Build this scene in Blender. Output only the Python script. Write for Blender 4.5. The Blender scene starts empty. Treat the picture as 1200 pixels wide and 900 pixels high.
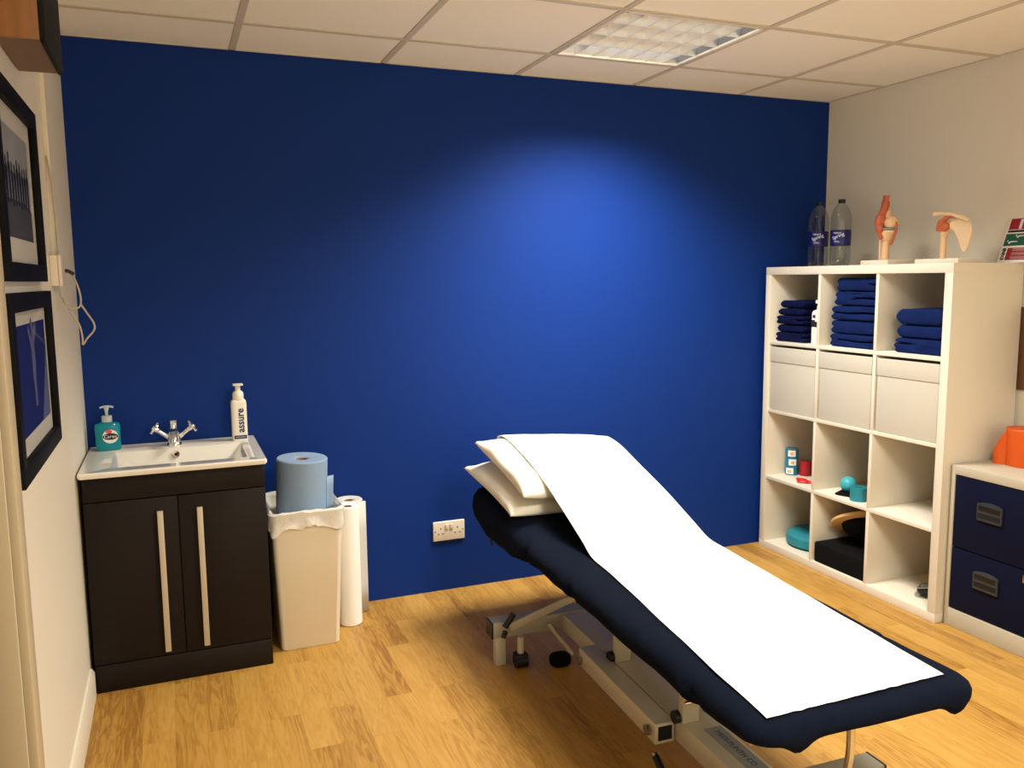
import bpy, bmesh, math, random
from mathutils import Vector, Matrix, noise, Euler
random.seed(7)
PI = math.pi
C = bpy.context.scene.collection
sc = bpy.context.scene
H, W, YF = 2.32, 3.572, -4.4          # ceiling height, right wall, wall behind the camera
XS, YS = 3.158, -.049                 # front and far end of the cube shelf

# ---------------------------------------------------------------- materials
def lin(c):
    return tuple(((v/255)/12.92 if v/255 <= .04045 else ((v/255+.055)/1.055)**2.4) for v in c[:3]) + (1,)
def mat(name, col, rough=.5, metal=0, spec=.5, bump=0, bscale=60, var=0, vscale=6, coat=0, trans=0, ior=1.45,
        emis=None, estr=0, stretch=(1, 1, 1), sheen=0, bdist=.002):
    m = bpy.data.materials.new(name); m.use_nodes = True
    nt = m.node_tree; N = nt.nodes; L = nt.links
    b = N['Principled BSDF']
    b.inputs['Base Color'].default_value = lin(col)
    b.inputs['Roughness'].default_value = rough
    b.inputs['Metallic'].default_value = metal
    b.inputs['Specular IOR Level'].default_value = spec
    b.inputs['Coat Weight'].default_value = coat
    b.inputs['Transmission Weight'].default_value = trans
    b.inputs['IOR'].default_value = ior
    if sheen:
        b.inputs['Sheen Weight'].default_value = sheen
        b.inputs['Sheen Roughness'].default_value = .5
    if emis:
        b.inputs['Emission Color'].default_value = lin(emis); b.inputs['Emission Strength'].default_value = estr
    if bump or var:
        tc = N.new('ShaderNodeTexCoord'); mp = N.new('ShaderNodeMapping')
        mp.inputs['Scale'].default_value = stretch
        L.new(tc.outputs['Object'], mp.inputs['Vector'])
    if bump:
        n = N.new('ShaderNodeTexNoise'); n.inputs['Scale'].default_value = bscale; n.inputs['Detail'].default_value = 4
        L.new(mp.outputs[0], n.inputs['Vector'])
        bp = N.new('ShaderNodeBump'); bp.inputs['Strength'].default_value = bump; bp.inputs['Distance'].default_value = bdist
        L.new(n.outputs[0], bp.inputs['Height']); L.new(bp.outputs[0], b.inputs['Normal'])
    if var:
        n2 = N.new('ShaderNodeTexNoise'); n2.inputs['Scale'].default_value = vscale; n2.inputs['Detail'].default_value = 5
        L.new(mp.outputs[0], n2.inputs['Vector'])
        mx = N.new('ShaderNodeMix'); mx.data_type = 'RGBA'
        c = lin(col)
        mx.inputs[6].default_value = tuple(v*(1-var) for v in c[:3])+(1,)
        mx.inputs[7].default_value = tuple(min(1, v*(1+var)) for v in c[:3])+(1,)
        L.new(n2.outputs[0], mx.inputs[0]); L.new(mx.outputs[2], b.inputs['Base Color'])
    return m

def floor_mat():
    m = bpy.data.materials.new('oak laminate'); m.use_nodes = True
    nt = m.node_tree; N = nt.nodes; L = nt.links; b = N['Principled BSDF']
    tc = N.new('ShaderNodeTexCoord')
    rot = N.new('ShaderNodeMapping'); rot.inputs['Rotation'].default_value = (0, 0, PI/2)
    rot.inputs['Location'].default_value = (.13, .02, 0)
    L.new(tc.outputs['Object'], rot.inputs['Vector'])
    def brick(w, h, off, c1, c2, mort):
        k = N.new('ShaderNodeTexBrick'); k.offset = off; k.offset_frequency = 2; k.squash = 1
        k.inputs['Scale'].default_value = 1; k.inputs['Brick Width'].default_value = w
        k.inputs['Row Height'].default_value = h; k.inputs['Mortar Size'].default_value = mort
        k.inputs['Mortar Smooth'].default_value = .3; k.inputs['Bias'].default_value = 0
        k.inputs['Color1'].default_value = c1; k.inputs['Color2'].default_value = c2
        L.new(rot.outputs[0], k.inputs['Vector']); return k
    k = brick(.62, .0955, .37, (0, 0, 0, 1), (1, 1, 1, 1), .0006)
    k.inputs['Mortar'].default_value = (.5, .5, .5, 1)
    # grain, shifted for every plank
    sep = N.new('ShaderNodeSeparateXYZ'); L.new(tc.outputs['Object'], sep.inputs[0])
    mul = N.new('ShaderNodeMath'); mul.operation = 'MULTIPLY'; mul.inputs[1].default_value = 37
    L.new(k.outputs['Color'], mul.inputs[0])
    cb = N.new('ShaderNodeCombineXYZ')
    ax = N.new('ShaderNodeMath'); ax.operation = 'ADD'
    L.new(sep.outputs[0], ax.inputs[0]); L.new(mul.outputs[0], ax.inputs[1])
    L.new(ax.outputs[0], cb.inputs[0]); L.new(sep.outputs[1], cb.inputs[1]); L.new(mul.outputs[0], cb.inputs[2])
    mg = N.new('ShaderNodeMapping'); mg.inputs['Scale'].default_value = (1, .09, 1); L.new(cb.outputs[0], mg.inputs['Vector'])
    g = N.new('ShaderNodeTexNoise'); g.inputs['Scale'].default_value = 26; g.inputs['Detail'].default_value = 3
    g.inputs['Distortion'].default_value = 1.2; L.new(mg.outputs[0], g.inputs['Vector'])
    # rings of the cathedral grain out of the same field
    rg = N.new('ShaderNodeMath'); rg.operation = 'MULTIPLY'; rg.inputs[1].default_value = 34; L.new(g.outputs[0], rg.inputs[0])
    sn = N.new('ShaderNodeMath'); sn.operation = 'SINE'; L.new(rg.outputs[0], sn.inputs[0])
    fine = N.new('ShaderNodeTexNoise'); fine.inputs['Scale'].default_value = 160; fine.inputs['Detail'].default_value = 4
    L.new(mg.outputs[0], fine.inputs['Vector'])
    big = N.new('ShaderNodeTexNoise'); big.inputs['Scale'].default_value = 9; L.new(mg.outputs[0], big.inputs['Vector'])
    def madd(a, f, c):
        x = N.new('ShaderNodeMath'); x.operation = 'MULTIPLY_ADD'; L.new(a, x.inputs[0]); x.inputs[1].default_value = f
        if hasattr(c, 'links'): L.new(c, x.inputs[2])
        else: x.inputs[2].default_value = c
        return x.outputs[0]
    s = madd(k.outputs['Color'], .27, .02)
    s = madd(sn.outputs[0], .085, s); s = madd(fine.outputs[0], .34, s); s = madd(big.outputs[0], .5, s)
    cr = N.new('ShaderNodeValToRGB'); L.new(s, cr.inputs[0])
    e = cr.color_ramp.elements
    e[0].position = .28; e[0].color = lin((138, 94, 38)); e[1].position = 1.0; e[1].color = lin((200, 157, 83))
    x = e.new(.55); x.color = lin((176, 132, 61))
    mm = N.new('ShaderNodeMix'); mm.data_type = 'RGBA'
    sf = N.new('ShaderNodeMath'); sf.operation = 'MULTIPLY'; sf.inputs[1].default_value = .35; L.new(k.outputs['Fac'], sf.inputs[0])
    L.new(sf.outputs[0], mm.inputs[0])
    L.new(cr.outputs[0], mm.inputs[6]); mm.inputs[7].default_value = lin((105, 70, 36))
    L.new(mm.outputs[2], b.inputs['Base Color'])
    b.inputs['Roughness'].default_value = .42; b.inputs['Specular IOR Level'].default_value = .4
    bp = N.new('ShaderNodeBump'); bp.inputs['Strength'].default_value = .12; bp.inputs['Distance'].default_value = .001
    L.new(s, bp.inputs['Height']); L.new(bp.outputs[0], b.inputs['Normal'])
    return m

def glass_mat(name, col=(255, 255, 255), ior=1.4):
    m = bpy.data.materials.new(name); m.use_nodes = True
    nt = m.node_tree; N = nt.nodes; L = nt.links; N.remove(N['Principled BSDF'])
    o = N['Material Output']
    t = N.new('ShaderNodeBsdfTransparent'); t.inputs[0].default_value = lin(col); N_ = N
    g = N.new('ShaderNodeBsdfGlossy'); g.inputs['Roughness'].default_value = .05
    mx = N.new('ShaderNodeMixShader'); fr = N.new('ShaderNodeMapRange'); lw_ = N.new('ShaderNodeLayerWeight'); lw_.inputs[0].default_value = .35
    fr.inputs[3].default_value = .03; fr.inputs[4].default_value = ior; L.new(lw_.outputs['Facing'], fr.inputs[0])
    L.new(fr.outputs[0], mx.inputs[0]); L.new(t.outputs[0], mx.inputs[1]); L.new(g.outputs[0], mx.inputs[2])
    L.new(mx.outputs[0], o.inputs[0]); return m

M = dict(
    floor=floor_mat(),
    blue=mat('blue wall paint', (13, 47, 120), .6, spec=.15, bump=.25, bscale=170),
    white_wall=mat('magnolia wall paint', (230, 224, 208), .6, bump=.15, bscale=120),
    ceiling=mat('mineral fibre ceiling tile', (246, 241, 228), .85, bump=.35, bscale=220, var=.02, vscale=90),
    grid=mat('ceiling grid metal', (205, 196, 180), .5),
    gloss_white=mat('white gloss paint', (232, 224, 206), .35),
    jamb=mat('cream door paint', (196, 182, 152), .45),
    shelf=mat('white laminate', (218, 210, 194), .45, spec=.4),
    box=mat('white storage fabric', (192, 186, 172), .8, bump=.3, bscale=300),
    wenge=mat('dark wenge wood', (24, 17, 15), .55, spec=.25, bump=.25, bscale=90, var=.35, vscale=40, stretch=(.12, 1, 3)),
    satin=mat('satin nickel', (196, 184, 164), .45, metal=.25),
    chrome=mat('chrome', (232, 232, 232), .12, metal=1),
    ceramic=mat('white ceramic', (236, 232, 222), .12, coat=.5),
    bin=mat('white bin plastic', (228, 218, 196), .4),
    liner=mat('thin white bin liner', (236, 232, 222), .3, trans=.25, bump=.6, bscale=40, bdist=.004),
    bluepaper=mat('blue paper towel', (134, 158, 186), .9, bump=.5, bscale=260, var=.05, vscale=30),
    paper=mat('white couch paper', (246, 244, 238), .85, bump=.15, bscale=300),
    greypaper=mat('greyish paper', (204, 200, 194), .9, bump=.4, bscale=150),
    card=mat('brown cardboard', (150, 118, 84), .9),
    towel_cover=mat('navy towelling cover', (8, 15, 30), 1, spec=.1, bump=.8, bscale=420, var=.3, vscale=25),
    towel=mat('royal blue towelling', (17, 34, 84), 1, spec=.1, bump=1, bscale=380, var=.35, vscale=40, bdist=.004),
    towel_dark=mat('dark navy towelling', (11, 18, 58), 1, spec=.1, bump=1, bscale=380, var=.35, vscale=40, bdist=.004),
    towel_edge=mat('towel hem thread', (96, 118, 170), .9),
    pillow=mat('white cotton pillowcase', (238, 232, 216), .8, bump=.25, bscale=18, bdist=.01),
    frame_grey=mat('grey enamelled steel', (166, 164, 152), .42, metal=.15),
    frame_light=mat('pale grey enamelled steel', (196, 190, 172), .4, metal=.15),
    black=mat('black plastic', (17, 17, 18), .45),
    black_soft=mat('black foam rubber', (11, 11, 12), .95, spec=.15, bump=.4, bscale=200),
    black_paint=mat('black frame paint', (11, 11, 12), .6, spec=.15),
    mount=mat('picture mount card', (206, 202, 192), .95, spec=.05),
    print_grey=mat('grey photo print', (150, 153, 158), .9, spec=.05, var=.25, vscale=7),
    print_dark=mat('dark figures in print', (38, 40, 46), .9, spec=.05),
    print_ground=mat('grey ground in print', (78, 80, 82), .9, spec=.05),
    print_blue=mat('blue photo print', (34, 42, 104), .9, spec=.05),
    print_pale=mat('pale figure in print', (98, 104, 144), .9, spec=.05),
    glass=glass_mat('picture glass', ior=.14),
    wood=mat('cherry wood veneer', (156, 110, 68), .5, var=.3, vscale=9, stretch=(6, 6, .5)),
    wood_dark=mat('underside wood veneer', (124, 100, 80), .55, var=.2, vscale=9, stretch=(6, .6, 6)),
    grille=mat('black speaker cloth', (14, 16, 15), .9, bump=.5, bscale=400),
    ply=mat('birch plywood', (206, 172, 122), .5, var=.12, vscale=8, stretch=(1, 8, 1)),
    teal=mat('teal rubber', (34, 128, 144), .5, bump=.2, bscale=100),
    teal_ball=mat('turquoise ball', (52, 164, 176), .45, bump=.5, bscale=60),
    teal_tape=mat('teal tape', (26, 116, 146), .55),
    navy_band=mat('navy band', (16, 26, 74), .6),
    red=mat('red wrap', (168, 30, 40), .6, bump=.5, bscale=90),
    red_plastic=mat('red plastic', (206, 34, 30), .35),
    steel=mat('steel', (180, 180, 176), .25, metal=1),
    label_white=mat('white label', (232, 230, 226), .5),
    label_orange=mat('pale orange print', (220, 160, 120), .5),
    label_navy=mat('navy label', (18, 24, 92), .4),
    text_white=mat('white print', (228, 230, 238), .5),
    text_navy=mat('navy print', (34, 36, 92), .5),
    pet=glass_mat('clear water bottle', (234, 238, 234), .45),
    soap=mat('turquoise liquid soap', (18, 138, 158), .08, trans=.1, ior=1.35),
    clear_pump=mat('pale translucent pump', (206, 212, 214), .3, trans=.2),
    bottle_white=mat('white bottle plastic', (238, 232, 216), .3),
    bone=mat('ivory bone plastic', (228, 186, 142), .45, var=.08, vscale=30),
    bone_pale=mat('pale bone plastic', (230, 200, 160), .45, var=.05, vscale=30),
    muscle=mat('orange red tendon plastic', (184, 94, 60), .45, var=.2, vscale=50),
    grey_band=mat('grey blue cartilage', (120, 136, 148), .4),
    cab_grey=mat('goose grey steel', (182, 174, 156), .45),
    cab_blue=mat('dark blue steel drawer', (9, 15, 40), .6, spec=.12, bump=.1, bscale=200),
    handle_grey=mat('dark grey handle', (66, 70, 78), .35, metal=.5),
    brass=mat('brass lock', (190, 150, 90), .3, metal=1),
    orange=mat('orange latex band', (206, 84, 22), .45, spec=.4),
    sign_red=mat('sign red', (150, 24, 40), .5), sign_green=mat('sign green', (12, 84, 60), .5),
    cork=mat('brown board', (112, 80, 54), .8, bump=.3, bscale=120),
    socket=mat('white socket plastic', (230, 220, 204), .35),
    hole=mat('dark recess', (10, 9, 8), .8),
    tube=mat('fluorescent tube', (255, 250, 240), .5, emis=(255, 248, 236), estr=17),
    housing=mat('grey light housing', (120, 122, 124), .5, metal=.3),
    alu=mat('polished louvre aluminium', (232, 234, 238), .3, metal=1),
    cable=mat('pale grey cable', (186, 178, 160), .5),
    sticker=mat('grey sticker', (146, 150, 150), .5), sticker_blue=mat('blue sticker print', (34, 60, 104), .5),
    pink=mat('pink red label spot', (222, 70, 90), .5),
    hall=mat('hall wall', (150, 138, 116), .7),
)

# ---------------------------------------------------------------- mesh helpers
def box(bm, x0, x1, y0, y1, z0, z1, bev=0, seg=2, mtx=None):
    r = bmesh.ops.create_cube(bm, size=1)
    vs = r['verts']
    S = Matrix.Translation(((x0+x1)/2, (y0+y1)/2, (z0+z1)/2)) @ Matrix.Diagonal((abs(x1-x0), abs(y1-y0), abs(z1-z0), 1))
    bmesh.ops.transform(bm, matrix=S, verts=vs)
    if bev:
        es = list({e for v in vs for e in v.link_edges})
        out = bmesh.ops.bevel(bm, geom=es, offset=bev, segments=seg, affect='EDGES', profile=.5)
        vs = list({v for f in out['faces'] for v in f.verts} | {v for v in vs if v.is_valid})
    if mtx: bmesh.ops.transform(bm, matrix=mtx, verts=vs)
    return vs
def lathe(bm, prof, n=32, c=(0, 0, 0), sx=1, sy=1, mtx=None, power=2):
    rings = []; vs = []
    for r, z in prof:
        ring = []
        for i in range(n):
            a = 2*PI*i/n; ca, sa = math.cos(a), math.sin(a)
            if power != 2:
                k = (abs(ca)**power+abs(sa)**power)**(-1/power); ca *= k; sa *= k
            ring.append(bm.verts.new((c[0]+r*sx*ca, c[1]+r*sy*sa, c[2]+z)))
        rings.append(ring); vs += ring
    for a, b in zip(rings, rings[1:]):
        for i in range(n):
            bm.faces.new((a[i], a[(i+1) % n], b[(i+1) % n], b[i]))
    if prof[0][0] > 1e-6: bm.faces.new(rings[0][::-1])
    if prof[-1][0] > 1e-6: bm.faces.new(rings[-1])
    bmesh.ops.remove_doubles(bm, verts=vs, dist=1e-6)
    vs = [v for v in vs if v.is_valid]
    if mtx: bmesh.ops.transform(bm, matrix=mtx, verts=vs)
    return vs
def tube(bm, pts, r, n=10, cap=True):
    pts = [Vector(p) for p in pts]; m = len(pts)
    rs = r if isinstance(r, (list, tuple)) else [r]*m
    t0 = (pts[1]-pts[0]).normalized()
    u = t0.orthogonal().normalized()
    rings = []
    for i, p in enumerate(pts):
        t = ((pts[min(i+1, m-1)]-pts[max(i-1, 0)])).normalized()
        u = (u - t*u.dot(t)).normalized(); w = t.cross(u)
        rings.append([bm.verts.new(p + (u*math.cos(2*PI*k/n)+w*math.sin(2*PI*k/n))*rs[i]) for k in range(n)])
    for a, b in zip(rings, rings[1:]):
        for k in range(n): bm.faces.new((a[k], a[(k+1) % n], b[(k+1) % n], b[k]))
    if cap:
        bm.faces.new(rings[0][::-1]); bm.faces.new(rings[-1])
def smooth_path(pts, k=6):
    pts = [Vector(p) for p in pts]; P = [pts[0]]+pts+[pts[-1]]; out = []
    for i in range(1, len(P)-2):
        for j in range(k):
            t = j/k
            out.append(.5*((2*P[i])+(-P[i-1]+P[i+1])*t+(2*P[i-1]-5*P[i]+4*P[i+1]-P[i+2])*t*t+(-P[i-1]+3*P[i]-3*P[i+1]+P[i+2])*t**3))
    out.append(pts[-1]); return out
def ball(bm, c, r, sx=1, sy=1, sz=1, seg=24, mtx=None):
    vs = bmesh.ops.create_uvsphere(bm, u_segments=seg, v_segments=seg//2, radius=r)['verts']
    S = Matrix.Diagonal((sx, sy, sz, 1))
    if mtx: S = mtx.to_4x4() @ S
    bmesh.ops.transform(bm, matrix=Matrix.Translation(c) @ S, verts=vs)
    return vs
def bar(bm, p0, p1, w, h, bev=0.002, up=(0, 0, 1)):     # rectangular tube from point to point
    p0, p1 = Vector(p0), Vector(p1); d = p1-p0; l = d.length; d.normalize()
    s = d.cross(Vector(up)).normalized(); u = s.cross(d)
    m = Matrix((s, d, u)).transposed().to_4x4(); m.translation = (p0+p1)/2
    return box(bm, -w/2, w/2, -l/2, l/2, -h/2, h/2, bev, 2, m)
def prism(bm, pts, axis, a, b, bev=0):                  # polygon in the plane normal to axis, extruded a..b
    def mk(p, t):
        return (t, p[0], p[1]) if axis == 'x' else (p[0], t, p[1]) if axis == 'y' else (p[0], p[1], t)
    A = [bm.verts.new(mk(p, a)) for p in pts]; B = [bm.verts.new(mk(p, b)) for p in pts]
    n = len(pts)
    fs = [bm.faces.new(A), bm.faces.new(B[::-1])]
    for i in range(n): fs.append(bm.faces.new((A[i], B[i], B[(i+1) % n], A[(i+1) % n])))
    bmesh.ops.recalc_face_normals(bm, faces=fs)
    return A+B
def rr(u, v, a, b, R):                                   # square grid point to rounded rectangle
    q = Vector((u*a, v*b)); ins = Vector((max(-(a-R), min(a-R, q.x)), max(-(b-R), min(b-R, q.y))))
    o = q-ins
    if abs(o.x) > 1e-9 and abs(o.y) > 1e-9:
        o *= max(abs(o.x), abs(o.y))/o.length
    return ins+o
def slab(bm, a, b, R, prof, nx, ny, deform=None, off=(0, 0)):
    # stacked rounded rectangles; prof = [(inset, z)...] from the bottom up
    # grid lines concentrated so corner squares are whole cells
    def lines(h, n):
        k = max(3, int(n*.14)); c = h-R
        xs = [-h+R*i/k for i in range(k)]+[-c+2*c*i/(n-2*k) for i in range(n-2*k+1)]+[c+R*(i+1)/k for i in range(k)]
        return [x/h for x in xs]
    us, vs_ = lines(a, nx), lines(b, ny); NX, NY = len(us), len(vs_)
    allv = []
    def P(u, v, ins, z):
        p = rr(u, v, a, b, R)
        f = Vector(((a-ins)/a, (b-ins)/b))
        x, y = p.x*f.x+off[0], p.y*f.y+off[1]
        return deform(x, y, z, u, v) if deform else (x, y, z)
    bt = [[bm.verts.new(P(u, v, *prof[0])) for v in vs_] for u in us]
    tp = [[bm.verts.new(P(u, v, *prof[-1])) for v in vs_] for u in us]
    loop = [(i, 0) for i in range(NX)]+[(NX-1, j) for j in range(1, NY)]+[(i, NY-1) for i in range(NX-2, -1, -1)]+[(0, j) for j in range(NY-2, 0, -1)]
    for i in range(NX-1):
        for j in range(NY-1):
            bm.faces.new((tp[i][j], tp[i+1][j], tp[i+1][j+1], tp[i][j+1]))
            bm.faces.new((bt[i][j], bt[i][j+1], bt[i+1][j+1], bt[i+1][j]))
    rings = [[bt[i][j] for i, j in loop]]
    for ins, z in prof[1:-1]: rings.append([bm.verts.new(P(us[i], vs_[j], ins, z)) for i, j in loop])
    rings.append([tp[i][j] for i, j in loop]); n = len(loop)
    for A, B in zip(rings, rings[1:]):
        for k in range(n): bm.faces.new((A[k], A[(k+1) % n], B[(k+1) % n], B[k]))
def round_prof(h, r, k=4, z0=0):
    p = [(r*(1-math.sin(PI/2*i/k)), z0+r*(1-math.cos(PI/2*i/k))) for i in range(k+1)]
    q = [(r*(1-math.cos(PI/2*i/k)), z0+h-r+r*math.sin(PI/2*i/k)) for i in range(k+1)]
    return p+q
def place(o, parent, loc=None, rot=None):
    if parent: o.parent = parent
    if loc: o.location = loc
    if rot: o.rotation_euler = rot
def O(name, bm, m, parent=None, loc=None, rot=None, ang=35):
    bmesh.ops.recalc_face_normals(bm, faces=bm.faces)
    me = bpy.data.meshes.new(name); bm.to_mesh(me); bm.free()
    me.materials.append(M[m] if isinstance(m, str) else m)
    me.shade_smooth(); me.set_sharp_from_angle(angle=math.radians(ang))
    o = bpy.data.objects.new(name, me); C.objects.link(o); place(o, parent, loc, rot); return o
def B(): return bmesh.new()
def obox(name, m, parent, *a, bev=.002, **k):
    bm = B(); box(bm, *a, bev=bev); return O(name, bm, m, parent, **k)
def tag(o, label, cat, group=None):
    o['label'] = label; o['category'] = cat
    if group: o['group'] = group
    return o
def T(name, label, cat, loc=(0, 0, 0), rotz=0, group=None):
    o = bpy.data.objects.new(name, None); o.empty_display_size = .05; C.objects.link(o)
    o.location = loc; o.rotation_euler = (0, 0, rotz); return tag(o, label, cat, group)
def S(name, bm, m):
    o = O(name, bm, m); o['kind'] = 'structure'; return o
def text(name, s, size, m, parent, mtx, depth=.0004, sx=1, bold=0):
    cu = bpy.data.curves.new(name, 'FONT'); cu.body = s; cu.size = size; cu.extrude = depth
    cu.offset = bold; cu.align_x = 'CENTER'; cu.align_y = 'CENTER'; cu.resolution_u = 3
    t = bpy.data.objects.new(name, cu); C.objects.link(t)
    dg = bpy.context.evaluated_depsgraph_get()
    me = bpy.data.meshes.new_from_object(t.evaluated_get(dg)); bpy.data.objects.remove(t)
    me.transform(mtx @ Matrix.Diagonal((sx, 1, 1, 1))); me.materials.clear(); me.materials.append(M[m])
    o = bpy.data.objects.new(name, me); C.objects.link(o); o.parent = parent; return o
def wrap_text(o, cx, cy, r, axis='z'):                   # bend a text lying in the plane x=-r round a vertical cylinder
    for v in o.data.vertices:
        a = (v.co.y-cy)/r; rad = r+(cx-r-v.co.x)
        v.co = (cx-rad*math.cos(a), cy+rad*math.sin(a), v.co.z)
def dup(root, loc=None, rotz=None, label=None, group=None):
    r = root.copy(); C.objects.link(r)
    if loc: r.location = loc
    if rotz is not None: r.rotation_euler = (0, 0, rotz)
    if label: r['label'] = label
    if group: r['group'] = group
    for ch in list(root.children):
        c = ch.copy(); C.objects.link(c); c.parent = r
        for g in ch.children:
            d = g.copy(); C.objects.link(d); d.parent = c
    return r
FRONT_Y = Matrix(((1, 0, 0, 0), (0, 0, -1, 0), (0, 1, 0, 0), (0, 0, 0, 1)))      # text plane facing -y
FRONT_X = Matrix(((0, 0, -1, 0), (-1, 0, 0, 0), (0, 1, 0, 0), (0, 0, 0, 1)))     # text plane facing -x
def at(x, y, z): return Matrix.Translation((x, y, z))

# ---------------------------------------------------------------- setting
bm = B(); box(bm, -1.3, W+.1, YF-.1, .1, -.06, 0); S('floor', bm, 'floor')
gx = [.604+.6*i for i in range(-1, 5)]; gy = [-.37-.6*j for j in range(7)]
LX0, LX1, LY0, LY1 = gx[3], gx[4], gy[1], gy[0]          # the tile that is a light
bm = B()
for a in ((-1.3, LX0, YF-.1, .1), (LX1, W+.1, YF-.1, .1), (LX0, LX1, YF-.1, LY0), (LX0, LX1, LY1, .1)):
    box(bm, *a, H, H+.02)
S('ceiling', bm, 'ceiling')
bm = B()
for x in gx: box(bm, x-.012, x+.012, YF, 0, H-.004, H+.001)
for y in gy: box(bm, 0, W, y-.012, y+.012, H-.0045, H+.001)
box(bm, 0, W, -.008, 0, H-.004, H); box(bm, W-.012, W, YF, 0, H-.003, H)
S('trim_1', bm, 'grid')
bm = B(); box(bm, 0, W, 0, .1, 0, H); S('wall_back', bm, 'blue')
bm = B(); box(bm, W, W+.1, YF, .1, 0, H); S('wall_right', bm, 'white_wall')
bm = B(); box(bm, -1.3, W+.1, YF-.1, YF, 0, H); S('wall_front', bm, 'white_wall')
DY0, DY1, DZ = -1.67, -2.55, 2.03                        # door opening in the left wall
bm = B()
box(bm, -.06, 0, DY0+.0, .1, 0, H); box(bm, -.06, 0, YF, DY1, 0, H); box(bm, -.06, 0, DY1, DY0, DZ, H)
S('wall_left', bm, 'white_wall')
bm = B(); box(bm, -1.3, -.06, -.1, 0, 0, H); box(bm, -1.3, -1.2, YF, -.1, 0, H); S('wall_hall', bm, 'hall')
bm = B()
box(bm, 0, .018, DY0, DY0+.07, 0, DZ+.07, .003); box(bm, 0, .018, DY1-.07, DY1, 0, DZ+.07, .003)
box(bm, 0, .018, DY1, DY0, DZ, DZ+.07, .003)
box(bm, -.06, -.001, DY0-.004, DY0, 0, DZ, .001); box(bm, -.06, -.001, DY1, DY1+.004, 0, DZ, .001)
S('door_1', bm, 'jamb')
bm = B(); prism(bm, [(0, 0), (.014, 0), (.014, .085), (.006, .1), (0, .1)], 'y', -1.595, -.475); S('baseboard_left', bm, 'gloss_white')
bm = B(); prism(bm, [(W, 0), (W-.014, 0), (W-.014, .085), (W-.006, .1), (W, .1)], 'y', YF, -1.60); S('baseboard_right', bm, 'gloss_white')

# ---------------------------------------------------------------- ceiling light
cx, cy = (LX0+LX1)/2, (LY0+LY1)/2
t = T('ceiling_light', 'square recessed office ceiling light with silver louvre grid', 'ceiling light', (cx, cy, H))
h = .288
bm = B()
for a in ((-h-.006, -h+.008, -h-.006, h+.006), (h-.008, h+.006, -h-.006, h+.006), (-h, h, -h-.006, -h+.008), (-h, h, h-.008, h+.006)):
    box(bm, *a, -.006, .004, .001)
O('frame', bm, 'gloss_white', t)
bm = B(); box(bm, -h, h, -h, h, .105, .11)
for a in ((-h, -h+.004, -h, h), (h-.004, h, -h, h), (-h, h, -h, -h+.004), (-h, h, h-.004, h)): box(bm, *a, .0, .105)
O('housing', bm, 'housing', t)
bm = B()
for i in range(1, 7):                                     # cross blades
    x = -h+2*h*i/7; prism(bm, [(x-.001, -.002), (x+.001, -.002), (x+.003, .042), (x-.003, .042)], 'y', -h+.005, h-.005)
O('cross_blades', bm, 'alu', t)
for j in range(5):                                        # curved mirror rails between the tubes
    y = -h+2*h*j/4; bm = B()
    w = .022 if 0 < j < 4 else .012
    prof = [(y+s*w*(q**1.7), -.002+.05*q) for s in (1, -1) for q in ([0.05, .3, .6, 1] if s == 1 else [1, .6, .3, .05])]
    if j == 0: prof = [(-h+.005, -.002), (-h+.007, -.002), (-h+.020, .048), (-h+.005, .048)]
    if j == 4: prof = [(h-.005, -.002), (h-.005, .048), (h-.020, .048), (h-.007, -.002)]
    prism(bm, prof, 'x', -h+.005, h-.005); O('mirror_rail', bm, 'alu', t)
for j in range(4):
    y = -h+2*h*(j+.5)/4; bm = B(); tube(bm, [(-h+.02, y, .072), (h-.02, y, .072)], .009, 12); O('tube', bm, 'tube', t)

# ---------------------------------------------------------------- wash stand
t = T('vanity_cabinet', 'dark wenge bathroom vanity cabinet with two doors under white basin', 'cabinet', (0, 0, 0))
bm = B(); box(bm, .014, .610, -.446, -.02, .0, .712, .001); box(bm, .014, .03, -.446, -.02, .712, .768); box(bm, .594, .610, -.446, -.02, .712, .768); box(bm, .03, .594, -.036, -.02, .712, .768); O('carcass', bm, 'wenge', t)
obox('fascia', 'wenge', t, .014, .610, -.464, -.4465, .680, .768)
obox('plinth', 'wenge', t, .014, .610, -.464, -.4465, 0, .098)
for x0, x1, hx in ((.014, .3105, .253), (.3135, .610, .382)):
    d = obox('door', 'wenge', t, x0, x1, -.464, -.4465, .101, .677)
    bm = B(); box(bm, hx-.0095, hx+.0095, -.497, -.488, .125, .635, .0015)
    for z in (.16, .60): box(bm, hx-.006, hx+.006, -.49, -.464, z-.006, z+.006)
    O('handle', bm, 'satin', d)

t = T('wash_basin', 'white ceramic slab basin with shallow rectangular bowl on dark cabinet', 'basin', (0, 0, .77))
def rect_loop(bm, x0, x1, y0, y1, R, z, n=9, m=0):
    cs = ((x1-R, y1-R, 0), (x0+R, y1-R, PI/2), (x0+R, y0+R, PI), (x1-R, y0+R, 1.5*PI)); out = []
    for a, b, s in cs:
        for i in range(n):
            q = s+PI/2*i/(n-1); out.append(Vector((a+R*math.cos(q), b+R*math.sin(q), z)))
        if m: out.append(None)
    if m:
        full = []
        for i, p in enumerate(out):
            if p is not None: full.append(p); continue
            p0, p1 = out[i-1], out[(i+1) % len(out)]
            full += [p0.lerp(p1, k/(m+1)) for k in range(1, m+1)]
        out = full
    return [bm.verts.new(p) for p in out]
bm = B()
o_ = dict(x0=.006, x1=.617, y0=-.508, y1=-.004)
def shr(d, s): return dict(x0=d['x0']+s, x1=d['x1']-s, y0=d['y0']+s, y1=d['y1']-s)
bw = dict(x0=.105, x1=.552, y0=-.432, y1=-.150)
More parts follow.
